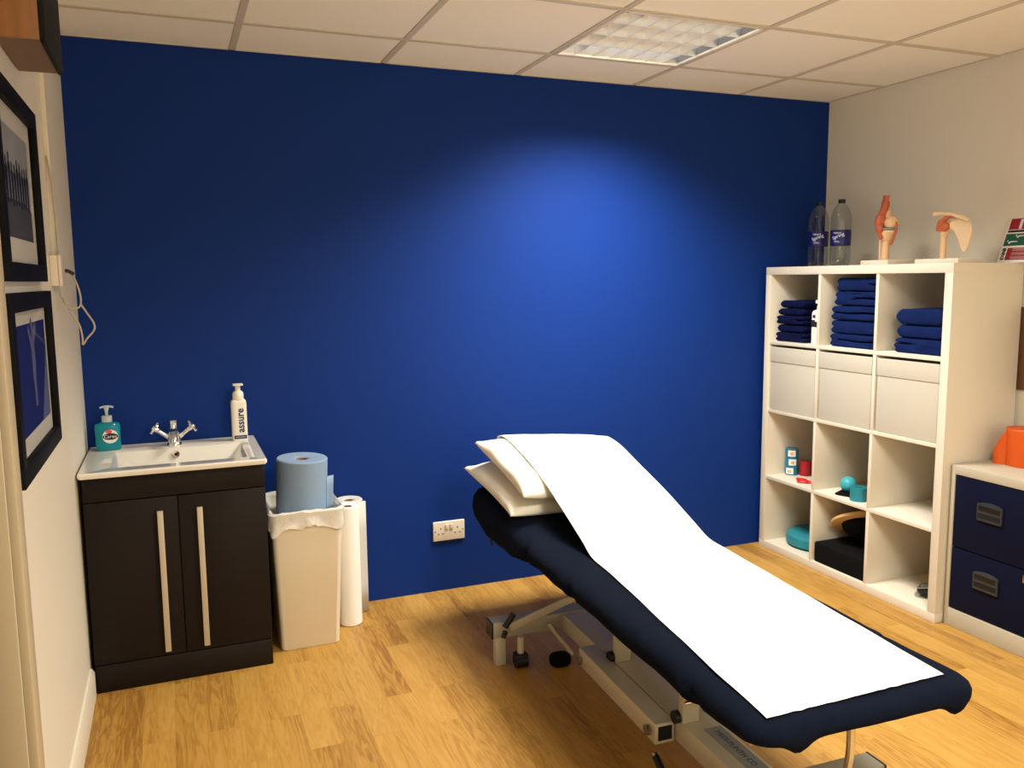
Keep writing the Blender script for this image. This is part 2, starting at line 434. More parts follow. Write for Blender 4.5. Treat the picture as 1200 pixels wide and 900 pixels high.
L_ = [rect_loop(bm, **shr(o_, .02), R=.004, z=0.0), rect_loop(bm, **shr(o_, .004), R=.008, z=0.0), rect_loop(bm, **o_, R=.01, z=.006), rect_loop(bm, **o_, R=.01, z=.015),
      rect_loop(bm, **shr(o_, .004), R=.008, z=.020), rect_loop(bm, **shr(o_, .018), R=.008, z=.0185), rect_loop(bm, **shr(bw, -.006), R=.012, z=.0185), rect_loop(bm, **bw, R=.012, z=.015),
      rect_loop(bm, x0=.150, x1=.520, y0=-.405, y1=-.172, R=.02, z=-.028), rect_loop(bm, x0=.170, x1=.495, y0=-.375, y1=-.20, R=.02, z=-.042),
      rect_loop(bm, x0=.300, x1=.325, y0=-.30, y1=-.275, R=.012, z=-.046)]
for a, b in zip(L_, L_[1:]):
    n = len(a)
    for i in range(n): bm.faces.new((a[i], a[(i+1) % n], b[(i+1) % n], b[i]))
bm.faces.new(L_[-1])
O('bowl', bm, 'ceramic', t)
bm = B(); mt = at(.314, -.1645, -.004) @ Matrix.Rotation(PI/2-.45, 4, 'X')
lathe(bm, [(.006, 0), (.006, .004), (.0135, .005), (.0135, .0), (.006, 0)], 20, mtx=mt); O('overflow_ring', bm, 'chrome', t)
bm = B(); lathe(bm, [(0, 0), (.0062, 0), (.0062, .0015), (0, .0015)], 16, mtx=mt); O('overflow_hole', bm, 'hole', t)
bm = B(); lathe(bm, [(0, 0), (.02, 0), (.02, .003), (.008, .004), (0, .002)], 24, (.3125, -.2875, -.0455)); O('drain', bm, 'chrome', t)

t = T('mixer_tap', 'chrome mixer tap with two cross head handles on white basin', 'tap', (.311, -.085, .7885))
bm = B()
lathe(bm, [(.027, 0), (.027, .006), (.023, .012), (.024, .03), (.021, .05), (.0135, .07), (.012, .082), (.0145, .086), (.0145, .098), (.010, .1015), (0, .1015)], 28)
tube(bm, smooth_path([(0, -.008, .045), (0, -.03, .058), (0, -.06, .055), (0, -.082, .036), (0, -.086, .026)]), [.015]*13+[.013]*12, 16)
for s in (-1, 1):
    tube(bm, [(s*.014, 0, .03), (s*.032, 0, .043), (s*.0325, 0, .0435), (s*.052, 0, .058)], [.010, .010, .0085, .0085], 16)
O('body', bm, 'chrome', t)
for s in (-1, 1):
    bm = B(); d = Vector((s*.8, 0, .6)); p = Vector((s*.056, 0, .061)); q = p+d*.016
    tube(bm, [p-d*.006, p, p+d*.012, p+d*.024, p+d*.026], [.008, .010, .011, .009, .003], 14)
    for e in (Vector((-s*.6, 0, .8)), Vector((0, 1, 0))):
        e = (e*.8+Vector((0, .6, 0)) if e.y == 0 else e*.8-Vector((-s*.6, 0, .8))*.6).normalized()
        tube(bm, [q-e*.026, q-e*.0255, q-e*.018, q, q+e*.018, q+e*.0255, q+e*.026], [.002, .0055, .0055, .0045, .0055, .0055, .002], 10)
    O('cross_handle', bm, 'chrome', t)

t = T('soap_bottle', 'turquoise liquid hand soap bottle with oval black label at basin corner', 'soap bottle', (.079, -.082, .7888), .06)
bm = B(); lathe(bm, [(0, 0), (.94, 0), (1, .004), (1, .03), (.98, .05), (1.02, .085), (1.0, .095), (.90, .103), (.5, .108), (.30, .110), (0, .110)], 48, sx=.044, sy=.026, power=3.2)
O('body', bm, 'soap', t)
bm = B(); lathe(bm, [(.018, .108), (.018, .130), (.0165, .132), (0, .132)], 28); O('collar', bm, 'clear_pump', t)
bm = B(); lathe(bm, [(.0045, .131), (.006, .150), (.010, .162), (.010, .167), (0, .169)], 18)
tube(bm, smooth_path([(-.022, -.004, .163), (-.012, -.002, .166), (0, 0, .166), (.012, .0, .166), (.024, .004, .162)]), [.0035]*8+[.005]*8+[.004]*9, 10)
O('pump', bm, 'clear_pump', t)
def disc(cx_, cz, a, b, y, n=36, th=.0006):
    bm = B(); prism(bm, [(cx_+a*math.cos(2*PI*i/n), cz+b*math.sin(2*PI*i/n)) for i in range(n)], 'y', y, y+th); return bm
lb = O('front_label', disc(.008, .055, .027, .026, -.0272), 'label_white', t)
lb['label'] = 'white round label'
O('oval_badge', disc(.008, .055, .0265, .0125, -.0279), 'black', lb)
text('brand_lettering', 'Carex', .018, 'text_white', lb, at(.008, -.0284, .055) @ FRONT_Y)
O('red_spot', disc(.004, .074, .011, .007, -.0279), 'pink', lb)

t = T('foam_soap_bottle', 'tall white foam soap bottle with vertical dark lettering on basin', 'soap bottle', (.556, -.085, .7888), .04)
bm = B(); lathe(bm, [(0, 0), (.96, 0), (1, .004), (1, .15), (.97, .158), (.80, .165), (.7, .168), (0, .168)], 40, sx=.0295, sy=.021, power=4.5); O('body', bm, 'bottle_white', t)
bm = B(); lathe(bm, [(.0205, .166), (.0215, .172), (.0215, .186), (.019, .194), (.012, .2), (0, .2)], 28); O('collar', bm, 'bottle_white', t)
bm = B(); lathe(bm, [(.010, .199), (.010, .218), (.011, .222), (0, .222)], 20); box(bm, -.019, .019, -.022, .01, .2205, .2285, .002); O('pump', bm, 'bottle_white', t)
text('lettering', 'assure', .040, 'text_navy', t, at(.0035, -.0212, .082) @ FRONT_Y @ Matrix.Rotation(PI/2, 4, 'Z'), sx=.94, bold=.0009)
lb = obox('navy_band', 'text_navy', t, -.023, .025, -.0216, -.0208, .008, .022, bev=0)
obox('white_line', 'text_white', lb, -.018, .02, -.022, -.0215, .0145, .0158, bev=0)

# ---------------------------------------------------------------- bin and paper rolls
bx_, by_ = .764, -.232
t = T('waste_bin', 'tall tapered white plastic waste bin beside the dark vanity cabinet', 'bin', (bx_, by_, 0))
def taper(bm, prof, R, mtx=None, wob=None, n=9, m=0):
    loops = []
    for k, (a, b, z) in enumerate(prof):
        lp = rect_loop(bm, -a, a, -b, b, min(R, a*.9, b*.9), z, n, m)
        if wob: 
            for v in lp: v.co = wob(v.co.copy(), k)
        loops.append(lp)
    for p, q in zip(loops, loops[1:]):
        m_ = len(p)
        for i in range(m_): bm.faces.new((p[i], p[(i+1) % m_], q[(i+1) % m_], q[i]))
    return loops
bm = B(); lp = taper(bm, [(.105, .135, .01), (.109, .140, 0), (.112, .143, .004), (.134, .170, .535), (.139, .175, .537), (.139, .175, .545), (.128, .164, .545), (.106, .138, .02)], .02)
bm.faces.new(lp[0]); bm.faces.new(lp[-1]); O('bin_body', bm, 'bin', t)
bm = B()
def lw(co, k):
    n_ = noise.noise(Vector((co.x*26, co.y*26, k*1.1)))+.5*noise.noise(Vector((co.x*60, co.y*60, k*1.7)))
    if k < 3: return co+Vector((co.x, co.y, 0)).normalized()*(abs(n_)*.014*(1.3-k*.4)-.0005)+Vector((0, 0, n_*.03*(1-k*.35)))
    return co+Vector((0, 0, n_*.006)) if k < 6 else co+Vector((0, 0, n_*.03))
lp = taper(bm, [(.1425, .179, .484), (.1425, .179, .500), (.1415, .178, .522), (.143, .18, .548), (.136, .172, .556), (.124, .160, .546), (.118, .155, .505), (.06, .08, .500), (.01, .01, .5)], .03, None, lw, 7, 14)
bm.faces.new(lp[-1])
lo = tag(O('bin_liner', bm, 'liner', None, (bx_, by_, 0)), 'crumpled white bin liner folded over the waste bin rim', 'bin liner')
def roll(name, label, cat, loc, r, hh, hole, m, rot=(0, 0, 0), flap=None, grp=None, core='card'):
    t = T(name, label, cat, loc, 0, grp); t.rotation_euler = rot
    bm = B()
    prof = [(hole, .002), (r-.004, 0), (r, .004), (r, hh-.004), (r-.004, hh), (hole+.012, hh-.002), (hole+.002, hh-.004), (hole, hh-.006), (hole, .002)]
    lathe(bm, prof, 64)
    if flap:
        a0, l, z0, z1, curl = flap
        p0 = Vector((r*math.cos(a0), r*math.sin(a0), 0)); tg = Vector((-math.sin(a0), math.cos(a0), 0)); nn = p0.normalized()
        V = []
        for i in range(9):
            s = i/8; q = p0+tg*l*s+nn*(curl*s*s+.0015)
            V.append([bm.verts.new(q+Vector((0, 0, z0+(z1-z0)*k/4+noise.noise(q*40+Vector((k, 0, 0)))*.006*(i == 8)))) for k in range(5)])
        for i in range(8):
            for k in range(4): bm.faces.new((V[i][k], V[i+1][k], V[i+1][k+1], V[i][k+1]))
    o = O('paper', bm, m, t)
    if flap:
        md = o.modifiers.new('thin', 'SOLIDIFY'); md.thickness = .0008
    bm = B(); lathe(bm, [(hole-.003, .003), (hole-.0005, .003), (hole-.0005, hh-.006), (hole-.003, hh-.006), (hole-.003, .003)], 32); O('core', bm, core, t)
    return t
roll('blue_paper_roll', 'large blue paper towel roll standing on the white waste bin', 'paper roll', (.762, -.262, .512), .098, .222, .024, 'bluepaper', (.03, .04, 0),
     (-.45, .03, .0, .15, .018))
roll('couch_roll', 'tall white couch paper roll standing on floor right behind the bin', 'paper roll', (.953, -.20, .0), .047, .505, .02, 'paper')
roll('couch_roll', 'greyish paper roll with loose torn edge against the blue wall', 'paper roll', (.985, -.068, .0), .058, .495, .02, 'greypaper', (0, 0, 0), (-1.1, .04, .004, .49, .004))

# ---------------------------------------------------------------- socket on the blue wall
t = T('wall_socket', 'white double plug socket on the blue wall beside the couch', 'socket', (1.449, 0, .282))
bm = B(); box(bm, -.075, .075, -.011, 0, -.045, .045, .004, 3); O('face_plate', bm, 'socket', t)
for s in (-1, 1):
    bm = B(); box(bm, s*.011-.0075, s*.011+.0075, -.0155, -.0105, .008, .032, .002); O('switch', bm, 'socket', t)
    bm = B()
    for dx, dz, w_, h_ in ((0, .012, .004, .009), (-.011, -.012, .008, .004), (.011, -.012, .008, .004)):
        box(bm, s*.04+dx-w_/2, s*.04+dx+w_/2, -.0113, -.0105, dz-h_/2, dz+h_/2)
    O('pin_holes', bm, 'hole', t)
    bm = B(); lathe(bm, [(0, 0), (.003, 0), (.003, .001), (0, .0012)], 12, mtx=at(s*.066, -.0108, 0) @ Matrix.Rotation(PI/2, 4, 'X')); O('screw', bm, 'steel', t)

# ---------------------------------------------------------------- left wall
def picture(name, label, y0, y1, z0, z1, maker):
    t = T(name, label, 'picture', (0, (y0+y1)/2, z0)); a = (y1-y0)/2; hh = z1-z0; fw = .042
    bm = B()
    for q in ((-a, a, 0, fw), (-a, a, hh-fw, hh), (-a, -a+fw, fw, hh-fw), (a-fw, a, fw, hh-fw)):
        box(bm, .001, .022, q[0], q[1], q[2], q[3], .0015)
    O('frame', bm, 'black_paint', t)
    obox('mount', 'mount', t, .002, .006, -a+fw, a-fw, fw, hh-fw, bev=0)
    maker(t, a, hh)
    obox('glazing', 'glass', t, .0115, .0125, -a+fw, a-fw, fw, hh-fw, bev=0)
def pic_team(t, a, hh):
    w = a-.042-.055; z0, z1 = .1, hh-.09
    p = obox('print', 'print_grey', t, .006, .0068, -w, w, z0, z1, bev=0)
    bm = B(); prism(bm, [(-w, z0), (w, z0), (w, z0+.075), (.1, z0+.09), (-w, z0+.085)], 'x', .0068, .0072); O('ground', bm, 'print_ground', p)
    bm = B()
    for i in range(9):
        y = -w+.06+i*(2*w-.1)/8; zb = z0+.075+.004*math.sin(i*2.1); s = .10+.009*math.sin(i*1.7)
        prism(bm, [(y-.011, zb), (y+.011, zb), (y+.013, zb+s*.5), (y+.016, zb+s*.78), (y+.005, zb+s*.86), (y-.005, zb+s*.86), (y-.016, zb+s*.78), (y-.013, zb+s*.5)], 'x', .0072, .0075)
        prism(bm, [(y+.008*math.cos(k), zb+s*.93+.011*math.sin(k)) for k in [2*PI*j/10 for j in range(10)]], 'x', .0072, .0075)
    O('figures', bm, 'print_dark', p)
def pic_blue(t, a, hh):
    w = a-.042-.03; z0, z1 = .085, hh-.075
    p = obox('print', 'print_blue', t, .006, .0068, -w, w, z0, z1, bev=0)
    bm = B()
    prism(bm, [(.02, z0+.05), (.05, z0+.05), (.045, z0+.11), (.06, z0+.16), (.05, z0+.2), (.1, z0+.235), (.095, z0+.25), (.03, z0+.235), (.02, z0+.215), (-.02, z0+.25), (-.03, z0+.24), (.005, z0+.19), (.005, z0+.13), (.015, z0+.1)], 'x', .0068, .0072)
    prism(bm, [(.03+.013*math.cos(k), z0+.252+.015*math.sin(k)) for k in [2*PI*j/12 for j in range(12)]], 'x', .0068, .0072)
    O('figure', bm, 'print_pale', p)
    bm = B(); prism(bm, [(w-.14, z0), (w, z0), (w, z0+.2), (w-.03, z0+.14)], 'x', .0068, .0072); O('light_patch', bm, 'print_pale', p)
picture('framed_picture', 'upper black framed grey photograph of a row of standing figures', -1.555, -.965, 1.425, 1.865, pic_team)
picture('framed_picture', 'lower black framed deep blue photograph with one pale figure', -1.575, -.925, .985, 1.40, pic_blue)

t = T('wall_speaker', 'wood veneered speaker box with black front mounted high on left wall', 'speaker', (0, -1.21, 1.957))
obox('cabinet', 'wood', t, .003, .090, -.163, .160, .002, .30)
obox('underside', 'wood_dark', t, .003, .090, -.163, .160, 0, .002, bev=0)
bm = B(); box(bm, .0905, .103, -.166, .163, -.004, .304, .004); O('grille', bm, 'grille', t)

bm = B(); box(bm, 0, .014, -.648, -.632, 1.505, 2.315, .001)
o = tag(O('cable_trunking', bm, 'gloss_white'), 'thin vertical white cable trunking on left wall above the junction box', 'trunking')
bm = B(); tube(bm, smooth_path([(.006, -.655, 1.80), (.013, -.658, 1.74), (.018, -.66, 1.66), (.02, -.662, 1.58), (.02, -.662, 1.505)]), .0028, 8)
tag(O('cable', bm, 'cable'), 'thin pale cable running down into top of the junction box', 'cable')
t = T('junction_box', 'small white junction box on left wall beside the framed pictures', 'junction box', (0, -.68, 1.412))
bm = B(); box(bm, 0, .022, -.045, .045, 0, .092, .003); O('back_box', bm, 'socket', t)
bm = B(); box(bm, .0222, .031, -.047, .047, -.001, .093, .003); O('lid', bm, 'socket', t)
t = T('hanging_cable', 'pale loose cable looping below the junction box near the blue wall', 'cable')
bm = B(); y = -.6
tube(bm, smooth_path([(.046, y, 1.449), (.06, y, 1.41), (.066, y, 1.37), (.060, y, 1.345), (.036, y-.01, 1.342), (.018, y-.02, 1.365), (.012, y-.06, 1.412)]), .0028, 8)
tube(bm, smooth_path([(.02, y-.03, 1.375), (.035, y, 1.33), (.055, y+.01, 1.29), (.062, y+.01, 1.25), (.062, y+.01, 1.226), (.075, y+.01, 1.245), (.096, y+.01, 1.27), (.097, y+.01, 1.293), (.08, y+.01, 1.325), (.066, y, 1.352)]), .0028, 8)
O('lead', bm, 'cable', t)
bm = B(); tube(bm, [(.014, y-.036, 1.459), (.024, y-.02, 1.460), (.038, y-.008, 1.457), (.050, y, 1.449)], .0055, 10); O('connector', bm, 'black', t)

# ---------------------------------------------------------------- cube shelf
DX = .39; TH, TI, CE = .038, .0165, .335
t = T('cube_shelf', 'tall white cube shelving unit of twelve compartments by right wall', 'shelving unit', (XS, YS, 0))
hw = 2*TH+3*CE+2*TI; hz = 2*TH+4*CE+3*TI
obox('bottom_board', 'shelf', t, 0, DX, -hw, 0, 0, TH, bev=.001)
obox('top_board', 'shelf', t, 0, DX, -hw, 0, hz-TH, hz, bev=.001)
obox('side_panel', 'shelf', t, 0, DX, -TH, 0, TH, hz-TH, bev=.001)
obox('side_panel', 'shelf', t, 0, DX, -hw, -hw+TH, TH, hz-TH, bev=.001)
obox('back_panel', 'shelf', t, DX-.004, DX-.001, -hw+TH, -TH, TH, hz-TH, bev=0)
for r in range(1, 4):
    z = TH+r*CE+(r-1)*TI; obox('shelf', 'shelf', t, .003, DX-.004, -hw+TH, -TH, z, z+TI, bev=.0008)
for c in range(1, 3):
    yy = -(TH+c*CE+(c-1)*TI)
    for r in range(4):
        z = TH+r*(CE+TI); obox('upright_divider', 'shelf', t, .003, DX-.004, yy-TI, yy, z, z+CE, bev=.0008)
def cell(c, r):      # far side y, near side y, floor z of a compartment
    y = YS-TH-c*(CE+TI); return y, y-CE, TH+r*(CE+TI)
# storage boxes
nm = ('far left', 'middle', 'near right')
for c in range(3):
    y0, y1, z = cell(c, 2)
    lab = ('white fabric storage box under the smallest dark towel stack', 'white fabric storage box under the tallest towel stack',
           'white fabric storage box nearest the camera under the three folded towels')[c]
    b_ = T('storage_box', lab, 'storage box', (XS+.008, (y0+y1)/2, z+.0005), 0, 'white fabric storage boxes in the cube shelf')
    bm = B(); box(bm, .0, .36, -.161, .161, 0, .318, .004, 3); O('box_body', bm, 'box', b_)
    bm = B(); box(bm, -.0035, .003, -.1625, .1625, .245, .322, .003, 3)
    box(bm, .003, .363, -.1625, -.1585, .245, .322, .001); box(bm, .003, .363, .1585, .1625, .245, .322, .001)
    O('folded_band', bm, 'box', b_)

# folded towels: a thick ribbon folded over, seen end on from -x
def towel_mesh(w, d, hh, seed, layers=2, jit=.004):
    # outline seen from the front: soft layers, slits open on alternate sides
    bm = B(); th = hh/layers; poly = []
    def side(sg):
        out = []
        for k in range(layers):
            r = th*.5; mid = th*(k+.5); wob = .003*math.sin(seed*1.3+k*2.1+sg)
            for i in range(7):
                q = math.radians(-78+156*i/6); out.append((sg*(w/2-r+r*math.cos(q)+wob), mid+th*.49*math.sin(q), mid))
            if k < layers-1:
                opened = (k % 2 == 0) == (sg > 0)
                if opened:
                    zz = th*(k+1); n = 12; x1 = -sg*(w/2-th*.75)
                    for s_ in (-1, 1):
                        rng = range(n+1) if s_ < 0 else range(n, -1, -1)
                        for i in rng:
                            x = sg*(w/2-r*1.0)+(x1-sg*(w/2-r*1.0))*i/n
                            g = .0022*(1-i/n)+.0006
                            out.append((x, zz+.0025*math.sin(x*30+seed)+s_*g, mid if s_ < 0 else mid+th))
                else: out.append((sg*(w/2-th*.36), th*(k+1), th*(k+1)))
        return out
    n = 14
    bot = [(-w/2+th*.5+(w-th)*i/n, .0006, th*.5) for i in range(1, n)]
    top = [(w/2-th*.5-(w-th)*i/n, hh-.0006, hh-th*.5) for i in range(1, n)]
    poly = bot+side(1)+top+side(-1)[::-1]
    rings = []
    sects = [(0, .55), (.003, .78), (.009, .95), (.018, 1)]+[(.018+(d-.036)*i/8, 1) for i in range(1, 8)]+[(d-.018, 1), (d-.008, .93), (d, .6)]
    for x, s in sects:
        ring = []
        for px, pz, mid in poly:
            qx = px*(1-(1-s)*.05); qz = mid+(pz-mid)*s
            n1 = noise.noise(Vector((x*16+seed*5.1, qx*16, mid*60)))
            ring.append(bm.verts.new((x+(.004*n1 if x < .02 else 0), -(qx+n1*jit), max(.0005, qz+n1*.0022*(qz/hh)))))
        rings.append(ring)
    m_ = len(poly)
    for p, q in zip(rings, rings[1:]):
        for i in range(m_): bm.faces.new((p[i], q[i], q[(i+1) % m_], p[(i+1) % m_]))
    fs = [bm.faces.new(rings[0]), bm.faces.new(rings[-1][::-1])]
    bmesh.ops.triangulate(bm, faces=fs)
    return bm
def stack(c, items, xoff, yc, m, labels, group, w, d):
    z = cell(c, 3)[2]+.0005
    for i, (hh, dw, dy, ly) in enumerate(items):
        o = O('folded_towel', towel_mesh(w+dw, d, hh, i+c*10, ly), m, None, (XS+xoff+.004*math.sin(i*2.2), yc+dy, z), (0, 0, .02*math.sin(i*3.1)), 60)
        tag(o, labels[i], 'towel', group); z += hh+.0005
y0, y1, z = cell(0, 3)
stack(0, [(.046, .0, 0, 2), (.040, -.02, 0, 1), (.044, -.015, .0, 2), (.036, -.03, -.002, 1), (.038, -.03, -.002, 1)], .03, y0-.115, 'towel_dark',
      ['bottom dark navy folded towel of the small stack beside white spray bottle', 'second lowest dark navy towel of the small stack beside the white bottle',
       'middle dark navy folded towel of the small stack beside the white bottle', 'second from top dark navy towel of the stack beside the white bottle',
       'topmost dark navy folded towel of the small stack beside the white bottle'], 'dark navy towels in the far top compartment', .205, .27)
y0, y1, z = cell(1, 3)
stack(1, [(.060, -.002, -.008, 2), (.062, -.004, -.01, 2), (.066, -.01, -.012, 2), (.066, -.02, -.016, 2), (.060, -.04, -.02, 2)], .03, y0-.175, 'towel',
      ['bottom royal blue folded towel of the tallest stack', 'second lowest royal blue towel of the tallest stack', 'middle royal blue folded towel of the tallest stack',
       'second from top royal blue towel of the tallest stack', 'topmost royal blue towel of the tallest stack touching the compartment top'], 'royal blue towels in the middle top compartment', .285, .3)
y0, y1, z = cell(2, 3)
stack(2, [(.062, .0, 0, 3), (.056, -.01, 0, 1), (.068, -.01, 0, 1)], .035, y0-.197, 'towel',
      ['bottom blue towel with folded hem under the two thick towels nearest camera', 'middle thick blue folded towel of the stack of three',
       'topmost thick blue folded towel of the stack of three'], 'thick blue towels in the near top compartment', .262, .3)

y0, y1, z = cell(0, 3)
t = T('spray_bottle', 'small white spray bottle wedged beside the dark towel stack', 'bottle', (XS+.045, y1+.032, z+.0005))
bm = B(); lathe(bm, [(0, 0), (.97, 0), (1, .004), (1, .15), (.85, .16), (.5, .166), (0, .166)], 32, sx=.03, sy=.026, power=4); O('body', bm, 'bottle_white', t)
bm = B(); lathe(bm, [(.012, .165), (.012, .182), (.009, .186), (.009, .2), (0, .2)], 20); box(bm, -.02, .008, -.007, .007, .196, .212, .002); O('spray_head', bm, 'bottle_white', t)
bm = B(); box(bm, -.0312, -.0302, -.018, .018, .085, .11, .0); box(bm, -.0312, -.0302, -.006, .016, .11, .118); O('dark_mark', bm, 'print_dark', t)
obox('navy_mark', 'text_navy', t, -.0312, -.0302, -.008, .01, .128, .142, bev=0)

# row one: tapes, scissors, ball, bands
y0, y1, z1 = cell(0, 1)
def tape(label, loc, rotz, r=.032, hh=.046):
    t = T('tape_roll', label, 'tape roll', loc, rotz, 'teal tape rolls stacked in the shelf')
    bm = B(); lathe(bm, [(.017, 0), (r-.001, 0), (r, .001), (r, hh-.001), (r-.001, hh), (.017, hh), (.017, 0)], 40); O('tape', bm, 'teal_tape', t)
    bm = B(); lathe(bm, [(.0145, .0005), (.0168, .0005), (.0168, hh), (.0145, hh), (.0145, .0005)], 28); O('core', bm, 'card', t)
    bm = B(); V = []
    for i in range(9):
        a = PI+(-.62+1.24*i/8)
        V.append([bm.verts.new(((r+.0006)*math.cos(a), (r+.0006)*math.sin(a), q)) for q in (hh*.14, hh*.84)])
    for p, q in zip(V, V[1:]): bm.faces.new((p[0], q[0], q[1], p[1]))
    lb = O('label', bm, 'label_white', t)
    bm = B(); V = []
    for i in range(5):
        a = PI+(-.25+.5*i/4); V.append([bm.verts.new(((r+.0011)*math.cos(a), (r+.0011)*math.sin(a), q)) for q in (hh*.3, hh*.62)])
    for p, q in zip(V, V[1:]): bm.faces.new((p[0], q[0], q[1], p[1]))
    O('print', bm, 'label_orange', lb)
tx, ty = 3.294, -.125
tape('bottom teal tape roll of the stack beside the red roll', (tx, ty, z1+.0005), .52)
tape('middle teal tape roll of the stack beside the red roll', (tx, ty, z1+.047), 1.0)
tape('top teal tape roll of the stack beside the red roll', (tx, ty, z1+.0935), .84)
t = T('bandage_roll', 'short red cohesive bandage roll beside the teal tape stack', 'bandage', (3.345, -.172, z1+.0005))
bm = B(); lathe(bm, [(.011, 0), (.029, 0), (.03, .002), (.03, .072), (.029, .074), (.012, .0735), (.011, .0725), (.011, 0)], 36); O('wrap', bm, 'red', t)
bm = B(); lathe(bm, [(.009, .0005), (.0108, .0005), (.0108, .072), (.009, .072), (.009, .0005)], 20); O('core', bm, 'card', t)

t = T('scissors', 'red handled scissors lying on the shelf in front of red roll', 'scissors', (3.235, -.285, z1+.0055), 0)
def ring_handle(bm, c, a, b, r, rz):
    pts = []
    for i in range(25):
        q = 2*PI*i/24; p = Vector((a*math.cos(q), b*math.sin(q), 0)); p.rotate(Euler((0, 0, rz))); pts.append(Vector(c)+p)
    tube(bm, pts, r, 8, cap=False)
for s, c, rz in ((1, (.012, .028, 0), -1.35), (-1, (-.014, -.012, .001), -.9)):
    bm = B(); ring_handle(bm, c, .027, .014, .005, rz)
    tube(bm, [(c[0]+.02*math.cos(rz), c[1]+.026*math.sin(rz), 0), (.016, -.052, .001)], .0045, 8); O('handle', bm, 'red_plastic', t)
for s in (-1, 1):
    bm = B(); prism(bm, [(.014-s*.004, -.05), (.024-s*.004, -.053), (.05+s*.006, -.082), (.045, -.082)], 'z', -.001+s*.001, .001+s*.001); O('blade', bm, 'steel', t)

y0, y1, z1 = cell(1, 1)
bm = B(); ball(bm, (0, 0, 0), .0375, seg=32)
tag(O('massage_ball', bm, 'teal_ball', None, (3.265, -.555, z1+.046)), 'turquoise rubber ball resting on flat black strap in shelf', 'ball')
bm = B()
slab(bm, .06, .075, .02, round_prof(.009, .004, 2), 12, 12, lambda x, y, z, u, v: (x, y, z+(.001*math.sin(40*x)+.001*math.sin(50*y) if z > .005 else 0)))
tag(O('folded_strap', bm, 'black_soft', None, (3.275, -.585, z1+.0005), (0, 0, .4)), 'flat folded black strap under the turquoise ball', 'strap')
def band(name, label, loc, r, hh, m, turns=4, rot=(0, 0, 0)):
    bm = B(); pts = []
    n = 40*turns
    ri = .011
    inner, outer = [], []
    for i in range(n+1):
        a = 2*PI*i/40; q = ri+(r-ri)*i/n
        inner.append((q*math.cos(a), q*math.sin(a))); k = q+(r-ri)/turns*.72; outer.append((k*math.cos(a), k*math.sin(a)))
    V = [[bm.verts.new((p[0], p[1], zz)) for p in ln for zz in (0, hh)] for ln in (inner, outer)]
    for i in range(n):
        a, b = V[0], V[1]
        bm.faces.new((a[2*i], a[2*i+1], a[2*i+3], a[2*i+2])); bm.faces.new((b[2*i], b[2*i+2], b[2*i+3], b[2*i+1]))
        bm.faces.new((a[2*i+1], b[2*i+1], b[2*i+3], a[2*i+3])); bm.faces.new((a[2*i], a[2*i+2], b[2*i+2], b[2*i]))
    for i in (0, n): bm.faces.new((V[0][2*i], V[1][2*i], V[1][2*i+1], V[0][2*i+1]))
    return tag(O(name, bm, m, None, loc, rot), label, 'exercise band')
band('rolled_band', 'teal rolled exercise band standing at the shelf front beside the ball', (3.222, -.664, z1+.0005), .037, .062, 'teal')
band('rolled_band', 'navy rolled exercise band standing on edge behind the teal band', (3.31, -.688, z1+.046), .036, .05, 'navy_band', 4, (0, PI/2, 0))

# bottom row
y0, y1, z0 = cell(0, 0)
bm = B(); lathe(bm, [(0, .012), (.10, .006), (.135, 0), (.158, .012), (.160, .032), (.156, .054), (.14, .066), (.1, .070), (.04, .067), (0, .066)], 48)
tag(O('balance_cushion', bm, 'teal', None, (3.37, y1+.1675, z0+.0005)), 'round teal inflatable balance cushion in the bottom far compartment', 'balance cushion')
y0, y1, z0 = cell(1, 0)
bm = B(); box(bm, .0, .30, -.162, .162, 0, .098, .008, 3)
tag(O('foam_block', bm, 'black_soft', None, (XS+.014, (y0+y1)/2, z0+.0005)), 'thick black foam balance pad filling the bottom middle compartment', 'foam pad')
t = T('wobble_board', 'round wooden wobble board tilted on top of black foam pad', 'wobble board', (XS+.163, (y0+y1)/2-.0, z0+.0985)); t.rotation_euler = (math.radians(-27), math.radians(19), 0)
t.location = (XS+.172, y1+.158, z0+.182)
bm = B(); lathe(bm, [(0, .06), (.150, .06), (.156, .063), (.156, .075), (.150, .078), (0, .078)], 56, (0, 0, -.03)); O('disc', bm, 'ply', t)
bm = B(); lathe(bm, [(0, -.01), (.05, -.004), (.085, .012), (.105, .035), (.11, .0595), (0, .0595)], 40, (0, 0, -.03)); O('dome_foot', bm, 'black_soft', t)
y0, y1, z0 = cell(2, 0)
t = T('hand_gripper', 'small black and clear plastic gadget in the bottom near compartment', 'gadget', (3.30, y1+.105, z0+.0005), .5)
bm = B(); slab(bm, .032, .055, .018, round_prof(.03, .012, 3, .014), 12, 14); O('body', bm, 'black', t)
bm = B(); slab(bm, .042, .062, .02, round_prof(.015, .005, 2), 12, 14); O('tray', bm, 'pet', t)
bm = B()
for i in range(4): tube(bm, [(-.03+.02*i, .05, .04), (-.03+.02*i, .01, .05), (-.03+.02*i, -.04, .042)], .004, 8)
O('rib', bm, 'steel', t)

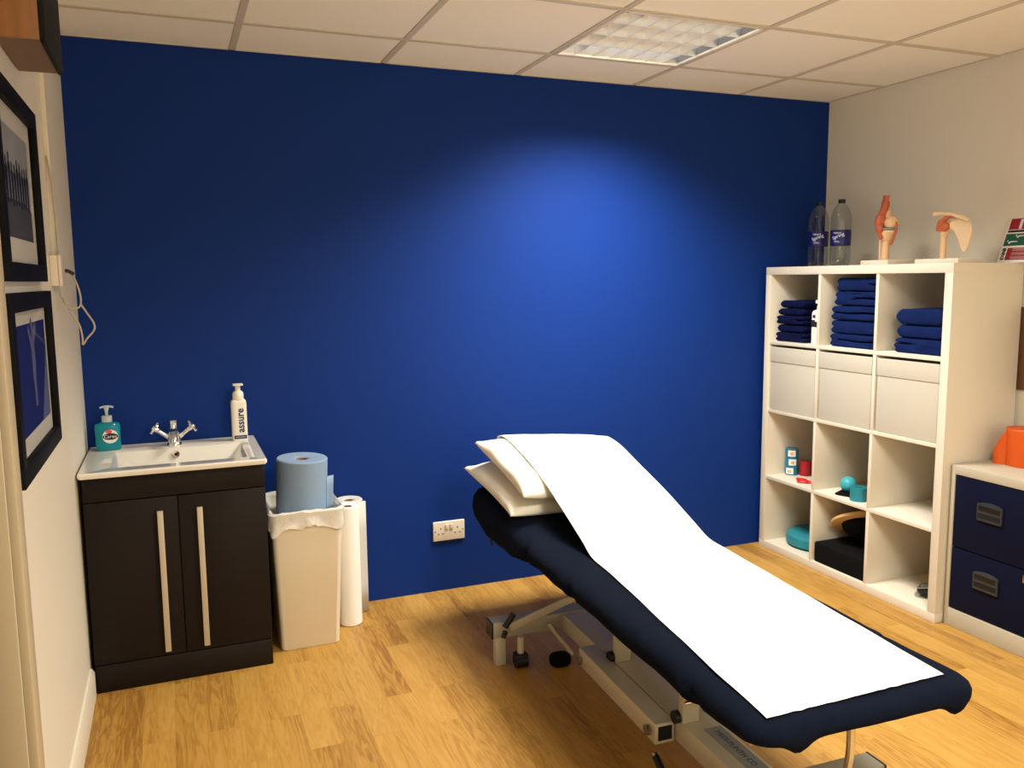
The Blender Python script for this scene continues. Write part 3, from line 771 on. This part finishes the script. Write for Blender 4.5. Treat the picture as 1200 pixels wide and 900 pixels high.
# ---------------------------------------------------------------- on top of the shelf
zt = hz+.0005
def water(label, x, y, rz):
    t = T('water_bottle', label, 'water bottle', (x, y, zt), 0, 'large water bottles on the cube shelf')
    r = .0465
    prof = [(0, .006), (.02, .004), (.034, 0), (.042, .006), (r, .022), (r, .085), (r-.002, .092), (r-.002, .100), (r-.002, .168), (r-.002, .172), (r, .178), (r, .225), (r-.002, .24), (.037, .268), (.026, .286), (.0155, .298), (.0145, .304), (.0145, .311), (0, .311)]
    bm = B(); lathe(bm, prof, 48)
    for v in bm.verts:
        a = math.atan2(v.co.y, v.co.x)
        if .0 <= v.co.z < .09 or .176 < v.co.z < .26:
            k = 1+.03*math.cos(a*8); v.co.x *= k; v.co.y *= k
    O('bottle_body', bm, 'pet', t)
    bm = B(); lathe(bm, [(.0165, .300), (.0165, .316), (.015, .318), (0, .318)], 28); O('cap', bm, 'black', t)
    bm = B(); V = []
    for i in range(49):
        a = 2*PI*i/48; V.append([bm.verts.new(((r+.0012)*math.cos(a), (r+.0012)*math.sin(a), q)) for q in (.098, .172)])
    for p, q in zip(V, V[1:]): bm.faces.new((p[0], q[0], q[1], p[1]))
    bmesh.ops.remove_doubles(bm, verts=bm.verts, dist=1e-5)
    lb = O('wrap_label', bm, 'label_navy', t)
    for s, size, zz, dy, rot in (('Highland', .011, .158, .004, .0), ('Spring', .024, .142, 0, .38), ('STILL', .0115, .116, .004, 0)):
        o = text('lettering', s, size, 'text_white', lb, at(-r-.0016, dy, zz) @ FRONT_X @ Matrix.Rotation(rot, 4, 'Z')); wrap_text(o, 0, 0, r+.0016)
    bm = B(); V = []
    for i in range(4):
        a = PI+.72+.06*i; V.append([bm.verts.new(((r+.0016)*math.cos(a), (r+.0016)*math.sin(a), q)) for q in (.102, .168)])
    t.rotation_euler = (0, 0, rz)
    return t
water('clear water bottle with navy label in front of the blue wall', 3.35, -.200, .76)
water('clear water bottle with navy label in front of the white wall', 3.35, -.352, .55)

def fuse(o, vox, sm=4):
    r = o.modifiers.new('blend', 'REMESH'); r.mode = 'VOXEL'; r.voxel_size = vox; r.use_smooth_shade = True
    s = o.modifiers.new('soft', 'SMOOTH'); s.iterations = sm; s.factor = .5
    return o
t = T('knee_joint_model', 'anatomical knee joint model with orange red tendon on white base', 'anatomical model', (3.35, -.632, zt))
obox('base', 'shelf', t, -.07, .07, -.085, .075, 0, .022, bev=.003)
bm = B()      # tibia
tube(bm, smooth_path([(0, .0, .022), (.0, .0, .08), (0, -.004, .115), (0, -.008, .145)]), [.017]*6+[.018]*6+[.024, .027, .030, .032, .034, .036, .036], 18)
ball(bm, (0, -.016, .148), .034, 1, 1.05, .42)
fuse(O('tibia', bm, 'bone', t), .0025)
bm = B(); tube(bm, smooth_path([(0, .028, .022), (0, .030, .09), (0, .026, .125), (.0, .026, .135)]), .0065, 10); ball(bm, (0, .027, .135), .010); fuse(O('fibula', bm, 'bone_pale', t), .002)
bm = B()      # femoral condyles
ball(bm, (0, -.028, .186), .030, 1.1, .95, 1.05); ball(bm, (0, .008, .180), .026, 1.1, .9, 1)
tube(bm, smooth_path([(0, -.008, .18), (0, .0, .22), (0, .003, .26), (0, .004, .302)]), [.026]*4+[.02]*5+[.0145]*10, 16)
fuse(O('femur', bm, 'bone', t), .0025)
bm = B()      # red tendon and muscle over the front
tube(bm, smooth_path([(-.003, .004, .310), (-.008, .004, .26), (-.022, .006, .225), (-.034, .006, .195), (-.036, .003, .165), (-.033, .0, .135), (-.026, .0, .115)]),
     [.0145]*4+[.018]*6+[.018]*4+[.0]*0+[.022]*8+[.017]*6+[.011]*6+[.008]*3, 14)
ball(bm, (-.03, .005, .198), .024, .7, 1, 1.15)
fuse(O('patellar_tendon', bm, 'muscle', t), .0025)
bm = B(); lathe(bm, [(.031, .157), (.0355, .158), (.0355, .164), (.031, .165), (.031, .157)], 32, (0, -.014, 0), 1, 1.12); O('meniscus', bm, 'grey_band', t)
bm = B(); tube(bm, smooth_path([(.0, -.054, .19), (0, -.057, .16), (.0, -.048, .125), (0, -.03, .09)]), .005, 8); O('ligament', bm, 'muscle', t)

t = T('shoulder_joint_model', 'anatomical shoulder joint model with hanging shoulder blade on white base', 'anatomical model', (3.34, -.975, zt))
obox('base', 'shelf', t, -.075, .07, -.115, .10, 0, .02, bev=.003)
bm = B()
tube(bm, smooth_path([(0, .022, .02), (0, .024, .08), (0, .024, .12), (0, .02, .15)]), [.0125]*12+[.016, .019, .021, .022, .022, .022, .022], 16)
ball(bm, (0, .014, .155), .025); fuse(O('humerus', bm, 'bone', t), .0025)
bm = B()      # scapula blade
def blade(bm, pts, th, cx_=0):
    prism(bm, pts, 'x', cx_-th/2, cx_+th/2)
blade(bm, [(-.028, .192), (-.06, .196), (-.092, .180), (-.108, .150), (-.108, .112), (-.098, .07), (-.086, .045), (-.074, .042), (-.064, .06), (-.052, .09), (-.036, .118), (-.024, .135), (-.014, .15)], .010)
tube(bm, smooth_path([(-.012, -.10, .168), (-.016, -.06, .186), (-.016, -.02, .2), (-.012, .015, .2)]), [.005]*6+[.008]*7+[.010]*6, 10)
ball(bm, (0, -.015, .155), .016, .7, .8, 1.2)
fuse(O('scapula', bm, 'bone_pale', t), .0025)
bm = B(); tube(bm, smooth_path([(-.016, .012, .203), (-.02, .03, .207), (-.028, .05, .205), (-.03, .056, .208)]), [.007]*12+[.009]*7, 12); fuse(O('clavicle', bm, 'bone_pale', t), .002)
bm = B()
tube(bm, smooth_path([(-.02, .03, .135), (-.024, .024, .155), (-.022, .012, .178), (-.016, -.008, .190)]), [.013]*6+[.014]*6+[.009]*7, 12)
ball(bm, (-.012, .012, .152), .022, .8, 1.05, 1); tube(bm, [(-.016, .01, .193), (-.016, -.03, .190)], .008, 10)
fuse(O('rotator_cuff', bm, 'muscle', t), .0025)

# safety notice leaning against the wall on top of the shelf
t = T('safety_notice', 'red and green safety notice leaning on wall above the shelf end', 'sign', (3.5, -1.077, zt)); lean = math.atan2(.066, .178)
t.rotation_euler = (0, lean, 0)
ww = .155; hh = .195
obox('sheet', 'label_white', t, 0, .002, -ww, 0, 0, hh, bev=0)
obox('red_header', 'sign_red', t, -.0006, 0, -ww+.004, -.006, hh-.052, hh-.004, bev=0)
obox('white_stripe', 'text_white', t, -.001, -.0006, -.062, -.050, hh-.050, hh-.008, bev=0)
obox('black_rule', 'hole', t, -.0006, 0, -ww+.004, -.006, hh-.064, hh-.055, bev=0)
g_ = obox('green_panel', 'sign_green', t, -.0006, 0, -ww+.004, -.004, hh-.122, hh-.070, bev=0)
bm = B()
for yy, zz in ((-.052, hh-.084), (-.022, hh-.108)):
    prism(bm, [(yy, zz), (yy-.012, zz+.006), (yy-.04, zz+.005), (yy-.04, zz+.002), (yy-.012, zz+.001), (yy-.008, zz-.006)], 'x', -.001, -.0006)
    ball(bm, (-.0008, yy+.002, zz+.007), .003, .1, 1, 1, 8)
O('white_pictogram', bm, 'text_white', g_)
for k in range(3):
    zc = hh-.140-.0215*k-(-.004*k)
    bm = B(); lathe(bm, [(.0072, 0), (.0088, 0), (.0088, .0006), (.0072, .0006), (.0072, 0)], 28, mtx=at(-.0, -.016, zc) @ Matrix.Rotation(-PI/2, 4, 'Y'))
    bar(bm, (-.0005, -.0105, zc+.0055), (-.0005, -.0215, zc-.0055), .0014, .0004, 0, (1, 0, 0))
    if k < 2: prism(bm, [(-.015, zc-.005), (-.017, zc-.005), (-.0185, zc+.001), (-.016, zc+.005), (-.0135, zc+.001)], 'x', -.0006, 0)
    O('prohibition_symbol', bm, 'hole', t)
    p = obox('red_text_block', 'sign_red', t, -.0006, 0, -ww+.004, -.030, zc-.0085, zc+.0085, bev=0)
    bm = B()
    for q in range(2): box(bm, -.001, -.0006, -.14+.02*q, -.052, zc+.003-.006*q, zc+.0042-.006*q)
    O('text_lines', bm, 'text_white', p)

bm = B(); box(bm, W-.012, W, -1.55, -1.135, .945, 1.285, .002)
tag(O('notice_board', bm, 'cork'), 'brown board on right wall just behind the shelf end', 'board')

# ---------------------------------------------------------------- filing cabinet
t = T('filing_cabinet', 'two drawer filing cabinet with grey case and dark blue drawers', 'filing cabinet', (3.195, -1.174, 0))
cw, cd, ch = .413, .37, .665
bm = B()
box(bm, 0, cd, -.017, 0, 0, ch, .002); box(bm, 0, cd, -cw, -cw+.017, 0, ch, .002)
box(bm, 0, cd, -cw+.017, -.017, ch-.036, ch, .002); box(bm, 0, cd, -cw+.017, -.017, 0, .075, .002); box(bm, cd-.01, cd, -cw+.017, -.017, .075, ch-.036)
O('case', bm, 'cab_grey', t)
for z0_, z1_, lk in ((.079, .330, True), (.334, .626, False)):
    bm = B(); box(bm, .003, .345, -cw+.0185, -.0185, z0_, z1_, .003); d = O('drawer', bm, 'cab_blue', t)
    zc = (z0_+z1_)/2+.028; yc = -.18
    bm = B(); q = [(yc-.054, zc-.037), (yc+.054, zc-.037), (yc+.054, zc+.030)]+[(yc+.054-.108*i/8, zc+.030+.010*math.sin(PI*i/8)) for i in range(1, 8)]+[(yc-.054, zc+.030)]
    prism(bm, q, 'x', -.006, .003); bmesh.ops.bevel(bm, geom=bm.edges[:], offset=.0015, segments=2, affect='EDGES'); hd = O('handle', bm, 'handle_grey', d)
    bm = B(); box(bm, -.0068, -.0058, yc-.048, yc+.048, zc-.026, zc-.006); O('grip_recess', bm, 'hole', hd)
    bm = B(); box(bm, -.0072, -.0058, yc-.046, yc+.046, zc+.004, zc+.024, .0005); O('card_holder', bm, 'black', hd)
    if lk:
        bm = B(); box(bm, -.003, .003, -cw+.055, -cw+.083, z1_-.045, z1_-.015, .001); lathe(bm, [(0, 0), (.008, 0), (.008, .003), (0, .004)], 16, mtx=at(-.003, -cw+.069, z1_-.03) @ Matrix.Rotation(-PI/2, 4, 'Y'))
        O('lock', bm, 'brass', d)
t = T('orange_band_roll', 'orange latex exercise band roll standing on the filing cabinet', 'exercise band', (3.44, -1.303, ch+.0005))
bm = B(); lathe(bm, [(.02, .004), (.072, .0), (.0735, .003), (.0735, .144), (.071, .147), (.022, .145), (.02, .143), (.02, .004)], 48)
V = []
for i in range(9):
    s = i/8; a = 1.75+.0*s; p = Vector((.0735*math.cos(2.6), .0735*math.sin(2.6), 0)); tg = Vector((math.cos(1.9), math.sin(1.9), 0))
    q = p+tg*.045*s+Vector((-.008*math.sin(PI*s), 0, 0)); V.append([bm.verts.new((q.x, q.y, (.0+.142*k/4)*(1-.62*s*(k/4)) )) for k in range(5)])
for i in range(8):
    for k in range(4): bm.faces.new((V[i][k], V[i+1][k], V[i+1][k+1], V[i][k+1]))
o = O('band', bm, 'orange', t)
bm = B(); lathe(bm, [(.0165, .002), (.0195, .002), (.0195, .142), (.0165, .142), (.0165, .002)], 28); O('core', bm, 'card', t)

# ---------------------------------------------------------------- treatment couch
OX, OY, YAW = 1.66, -1.35, math.radians(-2)
t = T('treatment_couch', 'grey steel framed hydraulic treatment couch standing on wooden floor', 'treatment couch', (OX, OY, 0), YAW)
def cbox(name, m, *a, bev=.003, par=None): return obox(name, m, par or t, *a, bev=bev)
for v, nmx in ((.545, 'head'), (-.665, 'foot')):
    cb = cbox('crossbar', 'frame_grey', -.325, .325, v-.034, v+.034, .112, .172)
    for s in (-1, 1):
        obox('end_cap', 'black', cb, *sorted((s*.325, s*.331)), v-.034, v+.034, .112, .172, bev=.001)
    for s in (-1, 1):
        cbox('leg', 'frame_light', s*.291-.019, s*.291+.019, v-.02, v+.02, 0, .112)
cbox('main_beam', 'frame_light', -.052, .055, -.631, .511, .105, .170)
st = cbox('sticker', 'sticker', -.010, .045, -.60, -.38, .1701, .1706, bev=0)
text('lettering', 'MEDI-PLINTH CO', .023, 'sticker_blue', st, at(.018, -.49, .1708) @ Matrix.Rotation(-PI/2, 4, 'Z'), .0002)
# swing arms beside the beam, with bolts
for s in (-1, 1):
    u = -.088 if s < 0 else .092
    bm = B(); bar(bm, (u, .215, .145), (u, -.305, .135), .062, .062, .003); ar = O('swing_arm', bm, 'frame_light', t)
    bm = B(); box(bm, u-.022, u+.022, -.3065, -.3045, .115, .157); O('tube_opening', bm, 'hole', ar)
    for v in (.195, -.275):
        bm = B(); tube(bm, [(u-s*-.0-.040, v, .138), (u+.040, v, .138)], .011, 14); tube(bm, [(u-.046, v, .138), (u-.0335, v, .138)], .016, 6); tube(bm, [(u+.0335, v, .138), (u+.046, v, .138)], .016, 6); O('pivot_bolt', bm, 'steel', ar)
for v in (.085, -.325):
    cbox('upright', 'frame_light', -.050, .004, v-.012, v+.012, .17, .455, bev=.002)
    bm = B(); tube(bm, [(-.066, v+.012, .182), (-.02, v+.012, .182)], .018, 18); O('pivot_boss', bm, 'black', t)
for s in (-1, 1):
    cbox('side_rail', 'frame_grey', s*.19-.02, s*.19+.02, -.86, .62, .425, .455)
for v in (-.84, -.355, .055, .6):
    cbox('cross_rail', 'frame_light', -.17, .17, v-.018, v+.018, .427, .453)
bm = B(); bar(bm, (.13, .35, .20), (.13, -.12, .42), .03, .03, .003); O('lift_strut', bm, 'frame_grey', t)
# castor lever at the head end
bm = B(); bar(bm, (-.262, .508, .150), (-.01, .500, .232), .010, .030, .002); bar(bm, (-.01, .500, .232), (.10, .500, .245), .010, .03, .002); lv = O('castor_lever', bm, 'frame_light', t)
bm = B(); tube(bm, [(-.285, .498, .158), (-.25, .498, .205)], .0115, 14); O('grip', bm, 'black', lv)
bm = B(); tube(bm, [(-.29, .50, .118), (-.282, .50, .142)], .009, 12); O('tip', bm, 'black', lv)
for u in (-.228, .21):
    bm = B(); tube(bm, [(u, .488, .052), (u, .488, .118)], .012, 12); cs = O('castor', bm, 'frame_light', t)
    bm = B(); tube(bm, [(u-.022, .488, .028), (u+.022, .488, .028)], .0275, 22); box(bm, u-.024, u+.024, .466, .512, .03, .056, .006); O('wheel', bm, 'black', cs)
bm = B(); tube(bm, [(-.118, .488, .150), (-.036, .455, .03)], .008, 10); pr = O('pedal_rod', bm, 'frame_light', t)
bm = B(); slab(bm, .040, .034, .03, round_prof(.042, .014, 3), 14, 14, off=(-.085, .455)); O('foot_pedal', bm, 'black_soft', pr)
bm = B(); tube(bm, [(-.13, -.33, .085), (-.145, -.46, .04), (-.15, -.50, .03)], .011, 12); fl = O('foot_lever', bm, 'black', t)
bm = B(); tube(bm, [(-.129, -.322, .088), (-.13, -.33, .085)], .0115, 12); O('tip', bm, 'steel', fl)
bm = B(); tube(bm, [(-.075, -.385, .262), (.07, -.405, .28)], .006, 10); O('release_rod', bm, 'chrome', t)
bm = B(); tube(bm, smooth_path([(.115, -.80, .43), (.14, -.775, .30), (.155, -.75, .225), (.170, -.742, .205), (.186, -.738, .206)]), .0105, 10); O('locking_hook', bm, 'chrome', t)
def cover_z(v):           # height of the upper face along the couch
    return .018*0+ .10*max(0, v-.30)
bm = B(); slab(bm, .25, .90, .08, [(0, .458), (0, .485)], 12, 40, lambda x, y, z, u, v: (x, y, z+cover_z(y)*1.0), off=(.012, -.01)); O('mattress', bm, 'black_soft', t)

# navy towelling cover
A_, Bv = .300, .955
ZB = [(-1, .482), (-.92, .482), (-.69, .468), (-.25, .474), (.18, .474), (.33, .458), (.45, .438), (.73, .430), (.86, .462), (.94, .50)]
def interp(T_, y):
    for (a, p), (b, q) in zip(T_, T_[1:]):
        if a <= y <= b:
            s = (y-a)/(b-a); return p+(q-p)*s
    return T_[0][1] if y < T_[0][0] else T_[-1][1]
def cov(x, y, z, u, v):
    top = (z-.455)/.078
    zb, zt_ = interp(ZB, y), .532+cover_z(y)
    zz = zb+(zt_-zb)*(z-.455)/.077
    if top < .6:                                    # hanging lower edge
        s = (1-top/.6)
        zz -= s*(.024*math.exp(-((y+.96)/.05)**2)*(math.exp(-((x+.17)/.03)**2)+math.exp(-((x-.25)/.03)**2)))
        zz += s*.003*noise.noise(Vector((x*4, y*9, 1)))
    side = abs(x)/A_
    f = noise.noise(Vector((x*9, y*4, z*12)))*.005+noise.noise(Vector((x*22, y*14, z*20)))*.0025
    edge = max(abs(u), abs(v))
    if edge > .97:
        x += f*(1 if x > 0 else -1)*1.3; y += f*.6
    # crease where the head section hinges, and one tuck half way
    for yc, dp, wd in ((.30, .020, .014), (-.06, .016, .011), (-.02, -.006, .02), (-.72, .013, .014), (-.69, -.006, .02)):
        g = math.exp(-((y-yc-.06*(top-.5)*(1 if yc != .3 else .3))/wd)**2)
        if side > .8: x -= dp*g*(1 if x > 0 else -1)*(1.2-top*.8)
    zz += noise.noise(Vector((x*5, y*5, 3)))*.0025
    return (x, y, zz)
bm = B(); slab(bm, A_, Bv, .06, [(.03, .458), (.012, .455), (.004, .462), (0, .475), (0, .492), (.004, .508), (.013, .521), (.028, .529), (.05, .532)], 40, 130, cov, off=(.020, -.02))
tag(O('couch_cover', bm, 'towel_cover', None, (OX, OY, 0), (0, 0, YAW), 80), 'dark navy towelling cover fitted over the treatment couch', 'couch cover')
cv = bpy.data.objects['couch_cover']
bm = B(); tube(bm, [(-.262, .70, .455), (-.268, .70, .425), (-.262, .697, .405)], .006, 8); O('strap', bm, 'black', cv)

# pillows
def pillow(label, cx_, cy_, cz, a, b, th, slope, roll_, seed, rz=0):
    bm = B(); n, m_ = 44, 36; g = {}
    def base(u, v):
        x = a*u*(1-.055*(1-v*v)*abs(u)**3); y = b*v*(1-.07*(1-u*u)*abs(v)**3); return x, y
    for s in (1, -1):
        for i in range(n+1):
            for j in range(m_+1):
                u, v = -1+2*i/n, -1+2*j/m_
                u, v = math.sin(u*PI/2)*.45+u*.55, math.sin(v*PI/2)*.45+v*.55
                ed = i in (0, n) or j in (0, m_)
                if ed and s == -1: g[s, i, j] = g[1, i, j]; continue
                x, y = base(u, v)
                hgt = th*(max(0, 1-abs(u)**4)**.5)*(max(0, 1-abs(v)**3)**.5)
                wr = noise.noise(Vector((x*9+seed, y*9, s)))*.014*(1-hgt/th*.6) + noise.noise(Vector((x*28+seed, y*13, s)))*.007*min(1, max(0, abs(u)-.5)*4)
                z = s*(hgt+(0 if ed else wr*.8)) + (wr*.5 if ed else 0)
                if s == -1: z = -hgt*.75
                g[s, i, j] = bm.verts.new((x, y, z+slope*y+roll_*x))
    for s in (1, -1):
        for i in range(n):
            for j in range(m_):
                q = [g[s, i, j], g[s, i+1, j], g[s, i+1, j+1], g[s, i, j+1]]
                bm.faces.new(q if s == 1 else q[::-1])
    return tag(O('pillow', bm, 'pillow', None, (cx_, cy_, cz), (0, 0, rz), 180), label, 'pillow')
P1 = (1.72, -.605, .607, .312, .248, .058, .15, -.02)
P2 = (1.742, -.65, .684, .304, .235, .060, .25, -.075)
pillow('lower white pillow lying directly on the navy couch cover', *P1, 3, .02)
pillow('upper white pillow stacked on another pillow under the paper sheet', *P2, 9, .04)

# paper sheet pulled over couch and pillows
def support(x, y):
    s = .534+cover_z(y-OY)+.002
    for cx_, cy_, cz, a, b, th, sl, ro in (P1, P2):
        u, v = (x-cx_)/a, (y-cy_)/b
        if abs(u) < 1 and abs(v) < 1:
            s = max(s, cz+sl*(y-cy_)+ro*(x-cx_)+th*((1-abs(u)**4)**.5)*((1-abs(v)**3)**.5)+.008)
    return s
def interp(T_, y):
    for (a, p), (b, q) in zip(T_, T_[1:]):
        if a <= y <= b:
            s = (y-a)/(b-a); return p+(q-p)*s
    return T_[0][1] if y < T_[0][0] else T_[-1][1]
TL = [(-2.29, 1.393), (-1.95, 1.437), (-1.58, 1.49), (-1.2, 1.532), (-.9, 1.543), (-.3, 1.53)]
TR = [(-2.29, 1.878), (-1.95, 1.912), (-1.4, 1.965), (-1.0, 2.0), (-.3, 2.03)]
ys = [-2.285+i*.02 for i in range(96)]
ys = [y for y in ys if y <= -.385]
cols = 29; G = []
for k in range(cols):
    f = k/(cols-1); pts = []
    for y in ys:
        x = interp(TL, y)*(1-f)+interp(TR, y)*f
        pts.append((y, support(min(x, 2.0), y)))
    # taut span: upper hull from the pillow top down to the flat part
    st_ = min(range(len(ys)), key=lambda i: abs(ys[i]+1.27)); hull = []
    for p in pts[st_:]:
        while len(hull) >= 2 and (hull[-1][1]-hull[-2][1])*(p[0]-hull[-2][0]) <= (p[1]-hull[-2][1])*(hull[-1][0]-hull[-2][0]): hull.pop()
        hull.append(p)
    zz = [p[1] if i < st_ else max(p[1], interp(hull, p[0])) for i, p in enumerate(pts)]
    for _ in range(4): zz = [zz[0]]+[max(zz[i], (zz[i-1]+2*zz[i]+zz[i+1])/4) for i in range(1, len(zz)-1)]+[zz[-1]]
    G.append(zz)
for i in range(len(ys)):       # even out across the width
    for _ in range(3):
        r_ = [G[k][i] for k in range(cols)]
        for k in range(1, cols-1): G[k][i] = max(r_[k], (r_[k-1]+2*r_[k]+r_[k+1])/4)
bm = B(); V = []
for k in range(cols):
    f = k/(cols-1); col = []
    for i, y in enumerate(ys):
        x = interp(TL, y)*(1-f)+interp(TR, y)*f
        e = .004*noise.noise(Vector((f*30, 0, 5))) if i == 0 else 0
        x += (.004*noise.noise(Vector((y*6, f*3, 0))))
        col.append(bm.verts.new((x, y+e, G[k][i]+.001+.0015*noise.noise(Vector((x*8, y*5, 2))))))
    x = col[-1].co.x
    for q in range(1, 5): col.append(bm.verts.new((x, ys[-1]+.012*q, G[k][-1]-.004*q*q)))
    V.append(col)
for a, b in zip(V, V[1:]):
    for i in range(len(a)-1): bm.faces.new((a[i], b[i], b[i+1], a[i+1]))
o = tag(O('couch_paper', bm, 'paper', None, None, None, 180), 'long white paper sheet spread over the couch and pillows', 'paper sheet')
md = o.modifiers.new('thin', 'SOLIDIFY'); md.thickness = .0006

# ---------------------------------------------------------------- lights
def area(name, loc, size, power, col, spread=180, rot=(0, 0, 0), sy=None):
    l = bpy.data.lights.new(name, 'AREA'); l.energy = power; l.color = col; l.size = size; l.spread = math.radians(spread)
    if sy: l.shape = 'RECTANGLE'; l.size_y = sy
    o = bpy.data.objects.new(name, l); C.objects.link(o); o.location = loc; o.rotation_euler = rot; return o
area('louvre_lamp', (cx, cy, H-.012), .54, 48, (1, .96, .85), 128)
area('rear_louvre_lamp', (1.6, -3.07, H-.012), .56, 62, (1, .945, .81), 160)
area('added_rear_fill', (1.7, -4.3, 1.45), 1.8, 14, (1, .94, .82), 180, (-PI/2, 0, PI), 1.5)  # added fill in front of the closed rear wall
w = bpy.data.worlds.new('world'); sc.world = w; w.use_nodes = True
w.node_tree.nodes['Background'].inputs[0].default_value = (1, .85, .66, 1); w.node_tree.nodes['Background'].inputs[1].default_value = .05

# ---------------------------------------------------------------- camera
cam = bpy.data.cameras.new('camera'); cam.sensor_width = 36; cam.lens = 984.38/1200*36; cam.clip_start = .02
co = bpy.data.objects.new('camera', cam); C.objects.link(co)
co.location = (.32702, -3.57440, 1.42060); co.rotation_euler = (1.446083, .009661, -.384907)
sc.camera = co
sc.view_settings.view_transform = 'Standard'; sc.view_settings.look = 'None'; sc.view_settings.exposure = 0
